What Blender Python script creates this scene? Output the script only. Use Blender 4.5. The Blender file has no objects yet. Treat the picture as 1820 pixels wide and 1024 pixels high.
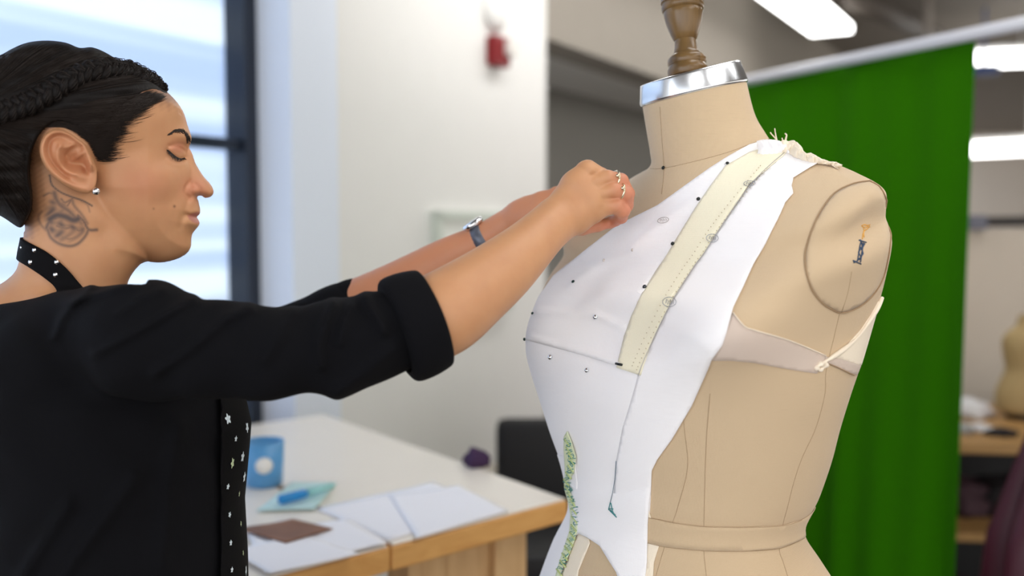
import bpy, bmesh, math, random
import numpy as np
from mathutils import Vector, Matrix
from mathutils.bvhtree import BVHTree
from mathutils.geometry import delaunay_2d_cdt
random.seed(7); RNG = np.random.default_rng(11)
FPX = 1770.0; CAMZ = 1.36; PITCH = math.radians(3.62)
D0 = 1.05; S = D0 / FPX                       # one unit of the figure frame, in metres
CAM = np.array([0, 0, CAMZ]); RV = np.array([1.0, 0, 0])
UV = np.array([0, math.sin(PITCH), math.cos(PITCH)]); FV = np.array([0, math.cos(PITCH), -math.sin(PITCH)])
C = bpy.context.scene.collection

def world(px, py, d):
    return CAM + RV * ((px - 910) / FPX * d) + UV * ((512 - py) / FPX * d) + FV * d
def at_z(px, py, z):                           # where a line of sight meets the level z
    v = world(px, py, 1.0) - CAM
    return CAM + v * ((z - CAMZ) / v[2])
def F2W(P):                                    # figure frame (x right, y down, q away; unit S) -> world
    P = np.asarray(P, float)
    return CAM + np.outer(P[:, 0] - 910, RV) * S + np.outer(512 - P[:, 1], UV) * S + np.outer(P[:, 2] * S + D0, FV)
def K(px, py, q):
    g = (FPX + q) / FPX
    return (910 + (px - 910) * g, 512 + (py - 512) * g, q)
def proj(P):
    g = FPX / (FPX + P[:, 2])
    return 910 + (P[:, 0] - 910) * g, 512 + (P[:, 1] - 512) * g

# ---------------------------------------------------------------- materials
def srgb(r, g, b):
    f = lambda c: (c / 255 / 12.92) if c / 255 <= .04045 else ((c / 255 + .055) / 1.055) ** 2.4
    return (f(r), f(g), f(b), 1)
def mat(name, col, rough=.6, metal=0, bump=0, bscale=200, var=0, vscale=8, trans=0, emit=None, estr=0, sheen=0, sss=0, ior=1.45, alpha=1, spec=.5, dist=.001):
    m = bpy.data.materials.new(name); m.use_nodes = True
    nt = m.node_tree; b = nt.nodes['Principled BSDF']
    b.inputs['Base Color'].default_value = col; b.inputs['Roughness'].default_value = rough
    b.inputs['Metallic'].default_value = metal; b.inputs['IOR'].default_value = ior
    b.inputs['Specular IOR Level'].default_value = spec
    if trans: b.inputs['Transmission Weight'].default_value = trans
    if sheen: b.inputs['Sheen Weight'].default_value = sheen
    if alpha < 1: b.inputs['Alpha'].default_value = alpha
    if sss:
        b.inputs['Subsurface Weight'].default_value = sss; b.inputs['Subsurface Scale'].default_value = .004
        b.inputs['Subsurface Radius'].default_value = (1, .35, .2)
    if emit: b.inputs['Emission Color'].default_value = emit; b.inputs['Emission Strength'].default_value = estr
    tc = nt.nodes.new('ShaderNodeTexCoord')
    if var:
        n = nt.nodes.new('ShaderNodeTexNoise'); n.inputs['Scale'].default_value = vscale; n.inputs['Detail'].default_value = 4
        nt.links.new(tc.outputs['Object'], n.inputs['Vector'])
        mx = nt.nodes.new('ShaderNodeMix'); mx.data_type = 'RGBA'
        mx.inputs['A'].default_value = tuple(c * (1 - var) for c in col[:3]) + (1,)
        mx.inputs['B'].default_value = tuple(min(1, c * (1 + var)) for c in col[:3]) + (1,)
        nt.links.new(n.outputs['Fac'], mx.inputs['Factor']); nt.links.new(mx.outputs['Result'], b.inputs['Base Color'])
    if bump:
        n = nt.nodes.new('ShaderNodeTexNoise'); n.inputs['Scale'].default_value = bscale; n.inputs['Detail'].default_value = 3
        nt.links.new(tc.outputs['Object'], n.inputs['Vector'])
        bp = nt.nodes.new('ShaderNodeBump'); bp.inputs['Strength'].default_value = bump; bp.inputs['Distance'].default_value = dist
        nt.links.new(n.outputs['Fac'], bp.inputs['Height']); nt.links.new(bp.outputs['Normal'], b.inputs['Normal'])
    return m
def woven(name, col, scale=1500, bump=.3, var=.08, rough=.85, sheen=.2, alpha=1, slub=.1, trans=0):
    """plain-weave cloth: crossed thread bands plus slubs"""
    m = mat(name, col, rough, sheen=sheen, alpha=alpha); nt = m.node_tree; b = nt.nodes['Principled BSDF']
    tc = nt.nodes.new('ShaderNodeTexCoord')
    hs = []
    for ax, sc in (('X', scale), ('Z', scale)):
        mp = nt.nodes.new('ShaderNodeMapping'); nt.links.new(tc.outputs['Object'], mp.inputs['Vector'])
        w = nt.nodes.new('ShaderNodeTexWave'); w.bands_direction = ax; w.inputs['Scale'].default_value = sc / 6
        w.inputs['Distortion'].default_value = 1.5; w.inputs['Detail'].default_value = 2
        nt.links.new(mp.outputs['Vector'], w.inputs['Vector']); hs.append(w.outputs['Fac'])
    ad = nt.nodes.new('ShaderNodeMath'); ad.operation = 'ADD'; nt.links.new(hs[0], ad.inputs[0]); nt.links.new(hs[1], ad.inputs[1])
    bp = nt.nodes.new('ShaderNodeBump'); bp.inputs['Strength'].default_value = bump; bp.inputs['Distance'].default_value = .0004
    nt.links.new(ad.outputs[0], bp.inputs['Height']); nt.links.new(bp.outputs['Normal'], b.inputs['Normal'])
    mp = nt.nodes.new('ShaderNodeMapping'); mp.inputs['Scale'].default_value = (60, 60, 700); nt.links.new(tc.outputs['Object'], mp.inputs['Vector'])
    n = nt.nodes.new('ShaderNodeTexNoise'); n.inputs['Scale'].default_value = 1; n.inputs['Detail'].default_value = 3; nt.links.new(mp.outputs['Vector'], n.inputs['Vector'])
    n2 = nt.nodes.new('ShaderNodeTexNoise'); n2.inputs['Scale'].default_value = 9; n2.inputs['Detail'].default_value = 3; nt.links.new(tc.outputs['Object'], n2.inputs['Vector'])
    av = nt.nodes.new('ShaderNodeMath'); av.operation = 'MULTIPLY_ADD'; av.inputs[1].default_value = slub / max(var, 1e-3)
    nt.links.new(n.outputs['Fac'], av.inputs[0]); nt.links.new(n2.outputs['Fac'], av.inputs[2])
    mx = nt.nodes.new('ShaderNodeMix'); mx.data_type = 'RGBA'
    mx.inputs['A'].default_value = tuple(c * (1 - var) for c in col[:3]) + (1,); mx.inputs['B'].default_value = tuple(min(1, c * (1 + var)) for c in col[:3]) + (1,)
    nt.links.new(av.outputs[0], mx.inputs['Factor']); nt.links.new(mx.outputs['Result'], b.inputs['Base Color'])
    if trans:
        b.inputs['Transmission Weight'].default_value = 0
    return m
def wood(name, c1, c2, axis=(1, 12, 12), rough=.45, scale=3):
    m = mat(name, c1, rough); nt = m.node_tree; b = nt.nodes['Principled BSDF']
    tc = nt.nodes.new('ShaderNodeTexCoord'); mp = nt.nodes.new('ShaderNodeMapping'); mp.inputs['Scale'].default_value = axis
    n = nt.nodes.new('ShaderNodeTexNoise'); n.inputs['Scale'].default_value = scale; n.inputs['Detail'].default_value = 6; n.inputs['Distortion'].default_value = 1
    nt.links.new(tc.outputs['Object'], mp.inputs['Vector']); nt.links.new(mp.outputs['Vector'], n.inputs['Vector'])
    r = nt.nodes.new('ShaderNodeValToRGB'); r.color_ramp.elements[0].position = .3; r.color_ramp.elements[1].position = .7
    r.color_ramp.elements[0].color = c1; r.color_ramp.elements[1].color = c2
    nt.links.new(n.outputs['Fac'], r.inputs['Fac']); nt.links.new(r.outputs['Color'], b.inputs['Base Color'])
    return m

# ---------------------------------------------------------------- objects
def link(o, parent=None):
    C.objects.link(o)
    if parent is not None: o.parent = parent
    return o
def ploc(parent):
    v = Vector((0, 0, 0))
    while parent is not None: v = v + parent.location; parent = parent.parent
    return np.array(v)
def mk(name, V, Fc, m, parent=None, smooth=True, label=None, loc=None):
    """one mesh object from world-space vertices"""
    V = np.asarray(V, float).reshape(-1, 3)
    o_ = ploc(parent) if parent is not None else (np.array(loc) if loc is not None else np.zeros(3))
    me = bpy.data.meshes.new(name); me.from_pydata((V - o_).tolist(), [], [tuple(int(i) for i in f) for f in Fc]) if not isinstance(Fc, np.ndarray) else fast(me, V - o_, Fc)
    me.update()
    if smooth: me.polygons.foreach_set('use_smooth', np.ones(len(me.polygons), bool))
    o = bpy.data.objects.new(name, me)
    if m is not None: me.materials.append(m)
    link(o, parent)
    if parent is None and loc is not None: o.location = loc
    if label: o['label'] = label
    return o
def fast(me, V, Fc):
    Fc = np.asarray(Fc, np.int32); n = Fc.shape[1]
    me.vertices.add(len(V)); me.vertices.foreach_set('co', V.astype(np.float32).ravel())
    me.loops.add(Fc.size); me.loops.foreach_set('vertex_index', Fc.ravel())
    me.polygons.add(len(Fc)); me.polygons.foreach_set('loop_start', np.arange(0, Fc.size, n, dtype=np.int32))
    me.polygons.foreach_set('loop_total', np.full(len(Fc), n, np.int32)); me.update(calc_edges=True)
def thing(name, label, cat, loc=(0, 0, 0), group=None):
    o = bpy.data.objects.new(name, None); C.objects.link(o); o.location = Vector([float(c) for c in loc]); o.empty_display_size = .05
    o['label'] = label; o['category'] = cat
    if group: o['group'] = group
    return o
def tag(o, label, cat, group=None, kind=None):
    o['label'] = label; o['category'] = cat
    if group: o['group'] = group
    if kind: o['kind'] = kind
    return o
def struct(o): o['kind'] = 'structure'; return o

class MB:
    """collects shapes (world space) into one mesh"""
    def __init__(s): s.V = []; s.F = []
    def add(s, V, F):
        n = len(s.V); s.V += [tuple(v) for v in V]; s.F += [tuple(i + n for i in f) for f in F]
    def box(s, c, size, ax=(1, 0, 0), ay=None, bev=0):
        ax = np.array(ax, float); ax /= np.linalg.norm(ax); az = np.array([0, 0, 1.0])
        ay = np.cross(az, ax) if ay is None else np.array(ay, float); az = np.cross(ax, ay)
        c = np.array(c, float); h = np.array(size) / 2
        bm = bmesh.new(); bmesh.ops.create_cube(bm, size=1)
        for v in bm.verts: v.co = Vector([v.co[i] * size[i] for i in range(3)])
        if bev: bmesh.ops.bevel(bm, geom=bm.edges[:], offset=bev, segments=2, affect='EDGES', profile=.6)
        bm.verts.index_update()
        V = [c + ax * v.co[0] + ay * v.co[1] + az * v.co[2] for v in bm.verts]; F = [[v.index for v in f.verts] for f in bm.faces]; bm.free()
        s.add(V, F)
    def tube(s, pts, r, n=8, cap=True, flat=1.0):
        pts = [np.array(p, float) for p in pts]; m = len(pts)
        rr = r if hasattr(r, '__len__') else [r] * m
        V = []; F = []; u = None
        for i in range(m):
            t = pts[min(i + 1, m - 1)] - pts[max(i - 1, 0)]; t /= (np.linalg.norm(t) + 1e-12)
            if u is None:
                a = np.array([0, 0, 1.0]) if abs(t[2]) < .9 else np.array([1.0, 0, 0]); u = np.cross(t, a)
            u = u - t * np.dot(u, t); u /= (np.linalg.norm(u) + 1e-12); w = np.cross(t, u)
            for k in range(n):
                a = 2 * math.pi * k / n; V.append(pts[i] + (u * math.cos(a) + w * math.sin(a) * flat) * rr[i])
        for i in range(m - 1):
            for k in range(n): F.append((i * n + k, i * n + (k + 1) % n, (i + 1) * n + (k + 1) % n, (i + 1) * n + k))
        if cap: F.append(tuple(range(n))[::-1]); F.append(tuple((m - 1) * n + k for k in range(n)))
        s.add(V, F)
    def lathe(s, prof, c, axis=(0, 0, 1), n=32, ref=None):
        ax = np.array(axis, float); ax /= np.linalg.norm(ax)
        a = np.array([1.0, 0, 0]) if abs(ax[0]) < .9 else np.array([0, 1.0, 0]); u = np.cross(ax, a); u /= np.linalg.norm(u); w = np.cross(ax, u)
        c = np.array(c, float); V = []; F = []
        for (r, h) in prof:
            for k in range(n):
                t = 2 * math.pi * k / n; V.append(c + ax * h + (u * math.cos(t) + w * math.sin(t)) * r)
        for i in range(len(prof) - 1):
            for k in range(n): F.append((i * n + k, i * n + (k + 1) % n, (i + 1) * n + (k + 1) % n, (i + 1) * n + k))
        if prof[0][0] > 1e-5: F.append(tuple(range(n))[::-1])
        if prof[-1][0] > 1e-5: F.append(tuple((len(prof) - 1) * n + k for k in range(n)))
        s.add(V, F)
    def ball(s, c, r, n=12, sq=(1, 1, 1)):
        bm = bmesh.new(); bmesh.ops.create_uvsphere(bm, u_segments=n, v_segments=max(6, n * 2 // 3), radius=1)
        bm.verts.index_update()
        s.add([np.array(c) + np.array([v.co[i] * r * sq[i] for i in range(3)]) for v in bm.verts], [[v.index for v in f.verts] for f in bm.faces]); bm.free()
    def build(s, name, m, parent=None, smooth=False, label=None, loc=None):
        return mk(name, s.V, s.F, m, parent, smooth, label, loc)
def autosmooth(o, ang=40):
    me = o.data; bm = bmesh.new(); bm.from_mesh(me)
    for f in bm.faces: f.smooth = True
    for e in bm.edges:
        if len(e.link_faces) == 2 and e.calc_face_angle(0) > math.radians(ang): e.smooth = False
    bm.to_mesh(me); bm.free(); return o

# ---------------------------------------------------------------- implicit modelling
def smin(a, b, k):
    h = np.clip(.5 + .5 * (b - a) / k, 0, 1); return b + (a - b) * h - k * h * (1 - h)
def smax(a, b, k): return -smin(-a, -b, k)
def cap(P, a, b, ra, rb, sq=None):
    a = np.array(a, float); b = np.array(b, float); d = b - a
    t = np.clip(((P - a) @ d) / (d @ d + 1e-9), 0, 1)
    q = P - a - t[:, None] * d
    return np.sqrt((q * q).sum(1)) - (ra + (rb - ra) * t)
def chain(P, pts, k=6):
    f = None
    for i in range(len(pts) - 1):
        c = cap(P, pts[i][:3], pts[i + 1][:3], pts[i][3], pts[i + 1][3]); f = c if f is None else smin(f, c, k)
    return f
def ell(P, c, r, M=None):
    q = P - np.array(c, float)
    if M is not None: q = q @ M
    r = np.array(r, float); k0 = np.sqrt(((q / r) ** 2).sum(1)); k1 = np.sqrt(((q / (r * r)) ** 2).sum(1)) + 1e-9
    return k0 * (k0 - 1) / k1
def axis_grid(segs):
    out = [segs[0][0]]
    for a, b, st in segs:
        n = max(1, int(round((b - a) / st))); out += list(np.linspace(a, b, n + 1)[1:])
    return np.array(out, np.float32)
def mesh_field(f, X, Y, Z, marg=1.35):
    nx, ny, nz = len(X), len(Y), len(Z); B = 8
    bx, by, bz = [-(-n // B) for n in (nx, ny, nz)]
    def cen(A, n, b):
        lo = np.array([A[i * B] for i in range(b)]); hi = np.array([A[min(n - 1, (i + 1) * B)] for i in range(b)]); return (lo + hi) / 2, (hi - lo) / 2
    cx, hx = cen(X, nx, bx); cy, hy = cen(Y, ny, by); cz, hz = cen(Z, nz, bz)
    G = np.stack(np.meshgrid(cx, cy, cz, indexing='ij'), -1).reshape(-1, 3)
    rad = np.sqrt(hx[:, None, None] ** 2 + hy[None, :, None] ** 2 + hz[None, None, :] ** 2)
    fc = f(G).reshape(bx, by, bz); act = np.abs(fc) < rad * marg + 4
    V = np.repeat(np.repeat(np.repeat(np.where(fc < 0, -1e3, 1e3).astype(np.float32), B, 0), B, 1), B, 2)[:nx, :ny, :nz].copy()
    I, J, L = np.nonzero(act); off = np.stack(np.meshgrid(*[np.arange(B)] * 3, indexing='ij'), -1).reshape(-1, 3)
    CH = 1500
    for s in range(0, len(I), CH):
        base = np.stack([I[s:s + CH], J[s:s + CH], L[s:s + CH]], 1) * B
        idx = (base[:, None, :] + off[None]).reshape(-1, 3)
        idx = idx[(idx[:, 0] < nx) & (idx[:, 1] < ny) & (idx[:, 2] < nz)]
        P = np.stack([X[idx[:, 0]], Y[idx[:, 1]], Z[idx[:, 2]]], 1).astype(np.float64)
        V[idx[:, 0], idx[:, 1], idx[:, 2]] = f(P)
    ins = V < 0
    ins[0] = ins[-1] = False; ins[:, 0] = ins[:, -1] = False; ins[:, :, 0] = ins[:, :, -1] = False
    V = np.where(ins, np.minimum(V, -1e-4), np.maximum(V, 1e-4))
    cnt = np.zeros((nx - 1, ny - 1, nz - 1), np.uint8)
    for a in (0, 1):
        for b in (0, 1):
            for c in (0, 1): cnt += ins[a:nx - 1 + a, b:ny - 1 + b, c:nz - 1 + c]
    cells = np.argwhere((cnt > 0) & (cnt < 8)); N = len(cells)
    vid = np.full((nx - 1, ny - 1, nz - 1), -1, np.int32); vid[cells[:, 0], cells[:, 1], cells[:, 2]] = np.arange(N)
    acc = np.zeros((N, 3)); num = np.zeros(N); i, j, k = cells.T
    ax = [X, Y, Z]
    cor = lambda a, b, c: V[i + a, j + b, k + c]
    pos = lambda a, b, c: np.stack([X[i + a], Y[j + b], Z[k + c]], 1)
    for d in range(3):
        for a in (0, 1):
            for b in (0, 1):
                o0 = [a, b]; o0.insert(d, 0); o1 = [a, b]; o1.insert(d, 1)
                v0 = cor(*o0); v1 = cor(*o1); m = (v0 < 0) != (v1 < 0)
                t = np.where(m, v0 / np.where(m, v0 - v1, 1), 0)[:, None]
                acc += np.where(m[:, None], pos(*o0) * (1 - t) + pos(*o1) * t, 0); num += m
    P = acc / np.maximum(num, 1)[:, None]
    F = []
    for d in range(3):
        sl0 = [slice(None)] * 3; sl1 = [slice(None)] * 3; sl0[d] = slice(0, -1); sl1[d] = slice(1, None)
        A = ins[tuple(sl0)]; Bm = ins[tuple(sl1)]
        e = np.argwhere(A != Bm); e1, e2 = [q for q in range(3) if q != d]
        e = e[(e[:, e1] > 0) & (e[:, e2] > 0)]
        a = A[e[:, 0], e[:, 1], e[:, 2]]
        def v(o1, o2):
            q = e.copy(); q[:, e1] -= o1; q[:, e2] -= o2
            q[:, e1] = np.minimum(q[:, e1], vid.shape[e1] - 1); q[:, e2] = np.minimum(q[:, e2], vid.shape[e2] - 1)
            return vid[q[:, 0], q[:, 1], q[:, 2]]
        Q = np.stack([v(1, 1), v(0, 1), v(0, 0), v(1, 0)], 1)
        flip = a if d == 1 else ~a
        Q[flip] = Q[flip][:, ::-1]; F.append(Q)
    F = np.concatenate(F); F = F[(F >= 0).all(1)]
    return P, F
def poly_sdf(px, py, poly):
    """signed distance (negative inside) of points to a polygon"""
    p = np.asarray(poly, float); n = len(p); d = np.full(px.shape, 1e18); inside = np.zeros(px.shape, bool)
    for i in range(n):
        ax, ay = p[i]; bx, by = p[(i + 1) % n]; ex, ey = bx - ax, by - ay
        wx, wy = px - ax, py - ay; t = np.clip((wx * ex + wy * ey) / (ex * ex + ey * ey + 1e-12), 0, 1)
        d = np.minimum(d, (wx - ex * t) ** 2 + (wy - ey * t) ** 2)
        c = (ay > py) != (by > py)
        with np.errstate(divide='ignore', invalid='ignore'):
            inside ^= c & (px < ax + (py - ay) * ex / (ey if abs(ey) > 1e-9 else 1e-9))
    d = np.sqrt(d); return np.where(inside, -d, d)
def line_dist(px, py, pts):
    d = np.full(px.shape, 1e18)
    for i in range(len(pts) - 1):
        ax, ay = pts[i]; bx, by = pts[i + 1]; ex, ey = bx - ax, by - ay
        t = np.clip(((px - ax) * ex + (py - ay) * ey) / (ex * ex + ey * ey + 1e-12), 0, 1)
        d = np.minimum(d, (px - ax - ex * t) ** 2 + (py - ay - ey * t) ** 2)
    return np.sqrt(d)
def smooth_poly(pts, n=4, closed=True):
    """Catmull-Rom through points"""
    p = [np.array(q, float) for q in pts]; m = len(p); out = []
    for i in range(m if closed else m - 1):
        a, b, c, d = (p[(i - 1) % m], p[i], p[(i + 1) % m], p[(i + 2) % m]) if closed else (p[max(i - 1, 0)], p[i], p[i + 1], p[min(i + 2, m - 1)])
        for k in range(n):
            t = k / n; out.append(.5 * ((2 * b) + (-a + c) * t + (2 * a - 5 * b + 4 * c - d) * t * t + (-a + 3 * b - 3 * c + d) * t ** 3))
    if not closed: out.append(p[-1])
    return out
def ss(a, b, x): t = np.clip((x - a) / (b - a), 0, 1); return t * t * (3 - 2 * t)
# ================================================================= DRESS FORM
M_LINEN = woven('linen', srgb(200, 175, 142), 1500, .35, .07)
M_SEAM = mat('seam_thread', srgb(164, 136, 104), .9)
M_MUSLIN = woven('muslin', srgb(247, 244, 244), 1900, .25, .03, .8, slub=.03)
M_CREAM = woven('cream_muslin', srgb(240, 226, 204), 1700, .3, .04, .85)
M_YEL = woven('yellow_tape', srgb(255, 242, 214), 2400, .5, .05, .8)
M_STEEL = mat('polished_steel', srgb(225, 228, 232), .24, 1, bump=.1, bscale=25, dist=.004)
M_CHROME = mat('chrome', srgb(225, 228, 232), .12, 1)
M_BLACKPIN = mat('black_pin', srgb(14, 20, 18), .3)
M_DKWOOD = wood('turned_wood', srgb(92, 70, 42), srgb(122, 94, 56), (2, 2, .6), .28, 30)
LX, LQ, FX_, FQ = .66, -.75, -.75, -.66
CQ = 120.0
NT = 240
TH = np.linspace(0, 2 * np.pi, NT, endpoint=False)
def ring(Yf, a, bf, bb, n, cx, clampl=None, bust=0, Y0=0):
    c, s_ = np.cos(TH), np.sin(TH)
    l = a * np.sign(c) * np.abs(c) ** (2 / n); f = np.where(s_ > 0, bf, bb) * np.sign(s_) * np.abs(s_) ** (2 / n)
    if bust:
        for t0 in (90 - 38, 90 + 38):
            w = np.exp(-((np.degrees(TH) - t0) / 27) ** 2); t = math.radians(90 + (t0 - 90) * .62)
            l = l + w * bust * math.cos(t); f = f + w * bust * math.sin(t)
    if clampl: l = smin(l, np.full_like(l, clampl), 24); l = -smin(-l, np.full_like(l, clampl), 24)
    Y = Yf(l, f) if callable(Yf) else np.full(NT, float(Yf))
    return np.stack([cx + l * LX + f * FX_, Y, CQ + l * LQ + f * FQ], 1)
SL = np.array([(430, 1003), (470, 984), (500, 972), (530, 958), (560, 946), (590, 937), (615, 936), (640, 939), (665, 944), (700, 956), (760, 976), (815, 996), (855, 1005), (885, 1011), (905, 1012), (930, 1003), (960, 987), (1024, 962), (1100, 938), (1200, 920), (1300, 915)], float)
SR = np.array([(400, 1587), (440, 1585), (490, 1575), (540, 1562), (600, 1545), (650, 1530), (700, 1513), (750, 1497), (815, 1480), (870, 1462), (905, 1447), (925, 1431), (945, 1429), (955, 1431), (985, 1445), (1024, 1477), (1100, 1515), (1200, 1545), (1300, 1550)], float)
def bustamp(Y): return 105 * math.exp(-((Y - 590) / (95 if Y < 590 else 58)) ** 2)
KQ = (FPX + 120.0) / FPX
def nring(y0, k, r, cx, bf=None, bb=None, kl=0): return ring(tl(512 + (y0 - 512) * KQ, k, kl), r * KQ, (bf or r) * KQ, (bb or r) * KQ, 2, 910 + (cx - 910) * KQ)
tl = lambda y0, k, kl=0: (lambda l, f: y0 + k * f + kl * l)
def fit(Y, rho, n, tilt=0, clampl=None, rb=1.0):
    a, cx = 250.0, 1250.0
    for it in range(40):
        yf = (lambda l, f: Y + tilt * f) if tilt else Y
        P = ring(yf, a, a * rho, a * rho * rb, n, cx, clampl, bustamp(Y)); x, y = proj(P)
        i, j = x.argmin(), x.argmax(); tl = np.interp(y[i], SL[:, 0], SL[:, 1]); tr = np.interp(y[j], SR[:, 0], SR[:, 1])
        k = (tr - tl) / (x[j] - x[i]); a *= k ** .8; cx += ((tl + tr) - (x[i] + x[j])) / 2 * .8
        if clampl: clampl = None
    return ring(yf, a, a * rho, a * rho * rb, n, cx, clampl, bustamp(Y))
rings = []
rings.append(nring(158, .235, 90, 1233, kl=-.074)); rings.append(nring(170, .235, 91, 1234, kl=-.074)); rings.append(nring(222, .28, 94, 1245))
rings.append(nring(255, .28, 99, 1256, 100, 103)); rings.append(nring(274, .28, 106, 1263, 108, 108))
def ym(l, f): return 281 + .32 * np.maximum(f, 0) + .1 * np.minimum(f, 0) + 0 * l
rings.append(ring(lambda l, f: 268 + .44 * np.maximum(f, 0) + .12 * np.minimum(f, 0) + .02 * np.abs(l), 152, 130, 128, 2.05, 1286))
rings.append(ring(lambda l, f: 285 + .50 * np.maximum(f, 0) + .15 * np.minimum(f, 0) + .03 * np.abs(l), 215, 146, 140, 2.15, 1289))
rings.append(ring(lambda l, f: 320 + .50 * np.maximum(f, 0) + .2 * np.minimum(f, 0) + .02 * np.abs(l), 280, 164, 156, 2.3, 1290))
rings.append(ring(lambda l, f: 362 + .42 * np.maximum(f, 0) + .2 * np.minimum(f, 0), 324, 186, 190, 2.5, 1288))
rings.append(ring(lambda l, f: 404 + .36 * np.maximum(f, 0) + .15 * np.minimum(f, 0), 320, 196, 186, 2.6, 1290, 312))
for Y, rho, n, tilt in ((455, .66, 2.5, .25), (505, .74, 2.35, .12), (550, .78, 2.2, .05), (590, .80, 2.1, 0), (620, .80, 2.1, 0), (650, .80, 2.1, 0), (700, .80, 2.1, 0), (760, .80, 2.1, 0), (815, .81, 2.1, 0), (860, .82, 2.1, 0),
                        (895, .84, 2.1, 0), (920, .84, 2.1, 0), (945, .84, 2.1, 0), (970, .82, 2.1, 0), (1010, .8, 2.1, 0), (1060, .8, 2.1, 0), (1120, .8, 2.1, 0), (1200, .8, 2.1, 0), (1290, .8, 2.1, 0)):
    rings.append(fit(Y, rho, n, tilt))
rings = [np.asarray(r) for r in rings]
rows = []; m = len(rings)
for i in range(m - 1):
    a, b, c, d = rings[max(i - 1, 0)], rings[i], rings[i + 1], rings[min(i + 2, m - 1)]
    ns = max(4, int(np.abs(c - b).max() / 3.2))
    for k in range(ns):
        t = k / ns; rows.append(.5 * ((2 * b) + (-a + c) * t + (2 * a - 5 * b + 4 * c - d) * t * t + (-a + 3 * b - 3 * c + d) * t ** 3))
rows.append(rings[-1]); G = np.array(rows)
for _ in range(3):                                   # fair the rows
    G[8:-1] = .25 * G[7:-2] + .5 * G[8:-1] + .25 * G[9:]
NR = len(G)
def gridfaces(nr, nt, wrap=True):
    F = []
    for r in range(nr - 1):
        for c in range(nt if wrap else nt - 1): F.append((r * nt + c, r * nt + (c + 1) % nt, (r + 1) * nt + (c + 1) % nt, (r + 1) * nt + c))
    return F
GV = G.reshape(-1, 3); GF = gridfaces(NR, NT)
FORM_BVH = BVHTree.FromPolygons([Vector(v) for v in GV], GF)
dT = np.roll(G, -1, 1) - np.roll(G, 1, 1); dR = np.gradient(G, axis=0); GN = np.cross(dT, dR); GN /= np.linalg.norm(GN, axis=2, keepdims=True) + 1e-9
cen = G.mean(1, keepdims=True)
if ((G - cen) * GN).sum() < 0: GN = -GN; GFo = [f[::-1] for f in GF]
else: GFo = GF
EYE = Vector((910, 512, -FPX))
def hit(bvh, x, y):
    h = bvh.ray_cast(EYE, Vector((x - 910, y - 512, FPX)).normalized())
    return h if h[0] is not None else None
def fuv(x, y, dth=0, dr=0):
    """(theta index, row) where the line of sight meets the form; beyond the outline it takes the rim"""
    cxr = 1260
    h = hit(FORM_BVH, x, y); n = 0
    while h is None and n < 300: x += 1.0 if x < cxr else -1.0; h = hit(FORM_BVH, x, y); n += 1
    if h is None: h = FORM_BVH.find_nearest(Vector((x, y, 0)))
    r, c = divmod(h[2], NT); p = np.array(h[0])
    a, b, d = G[r, c], G[r, (c + 1) % NT], G[r + 1, c]
    A = np.stack([b - a, d - a], 1); q, *_ = np.linalg.lstsq(A, p - a, rcond=None)
    return (c + q[0] + dth, r + q[1] + dr)
def fS(u, v, off=0):
    u = np.asarray(u, float); v = np.clip(np.asarray(v, float), 0, NR - 1.001)
    c = np.floor(u).astype(int); r = np.floor(v).astype(int); fu = (u - c)[..., None]; fv = (v - r)[..., None]; c0 = c % NT; c1 = (c + 1) % NT
    L = lambda A: (A[r, c0] * (1 - fu) + A[r, c1] * fu) * (1 - fv) + (A[r + 1, c0] * (1 - fu) + A[r + 1, c1] * fu) * fv
    n = L(GN); n /= np.linalg.norm(n, axis=-1, keepdims=True)
    return L(G) + n * (np.asarray(off, float)[..., None] if np.ndim(off) else off), n
ARC = np.concatenate([[0], np.cumsum(np.linalg.norm(np.diff(G[:, 50], axis=0), axis=1))]); UPX = 6.6
def unwrap(uv, ref=50):
    return [((u - ref + NT / 2) % NT + ref - NT / 2, v) for u, v in uv]
def dens(pts, closed, st=10):
    out = []; m = len(pts)
    for i in range(m if closed else m - 1):
        a = (tuple(pts[i]) + (0, 0))[:4]; b = (tuple(pts[(i + 1) % m]) + (0, 0))[:4]; n = max(1, int(math.hypot(b[0] - a[0], b[1] - a[1]) / st))
        out += [tuple(a[j] + (b[j] - a[j]) * k / n for j in range(4)) for k in range(n)]
    if not closed: out.append(tuple(pts[-1]))
    return out
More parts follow.
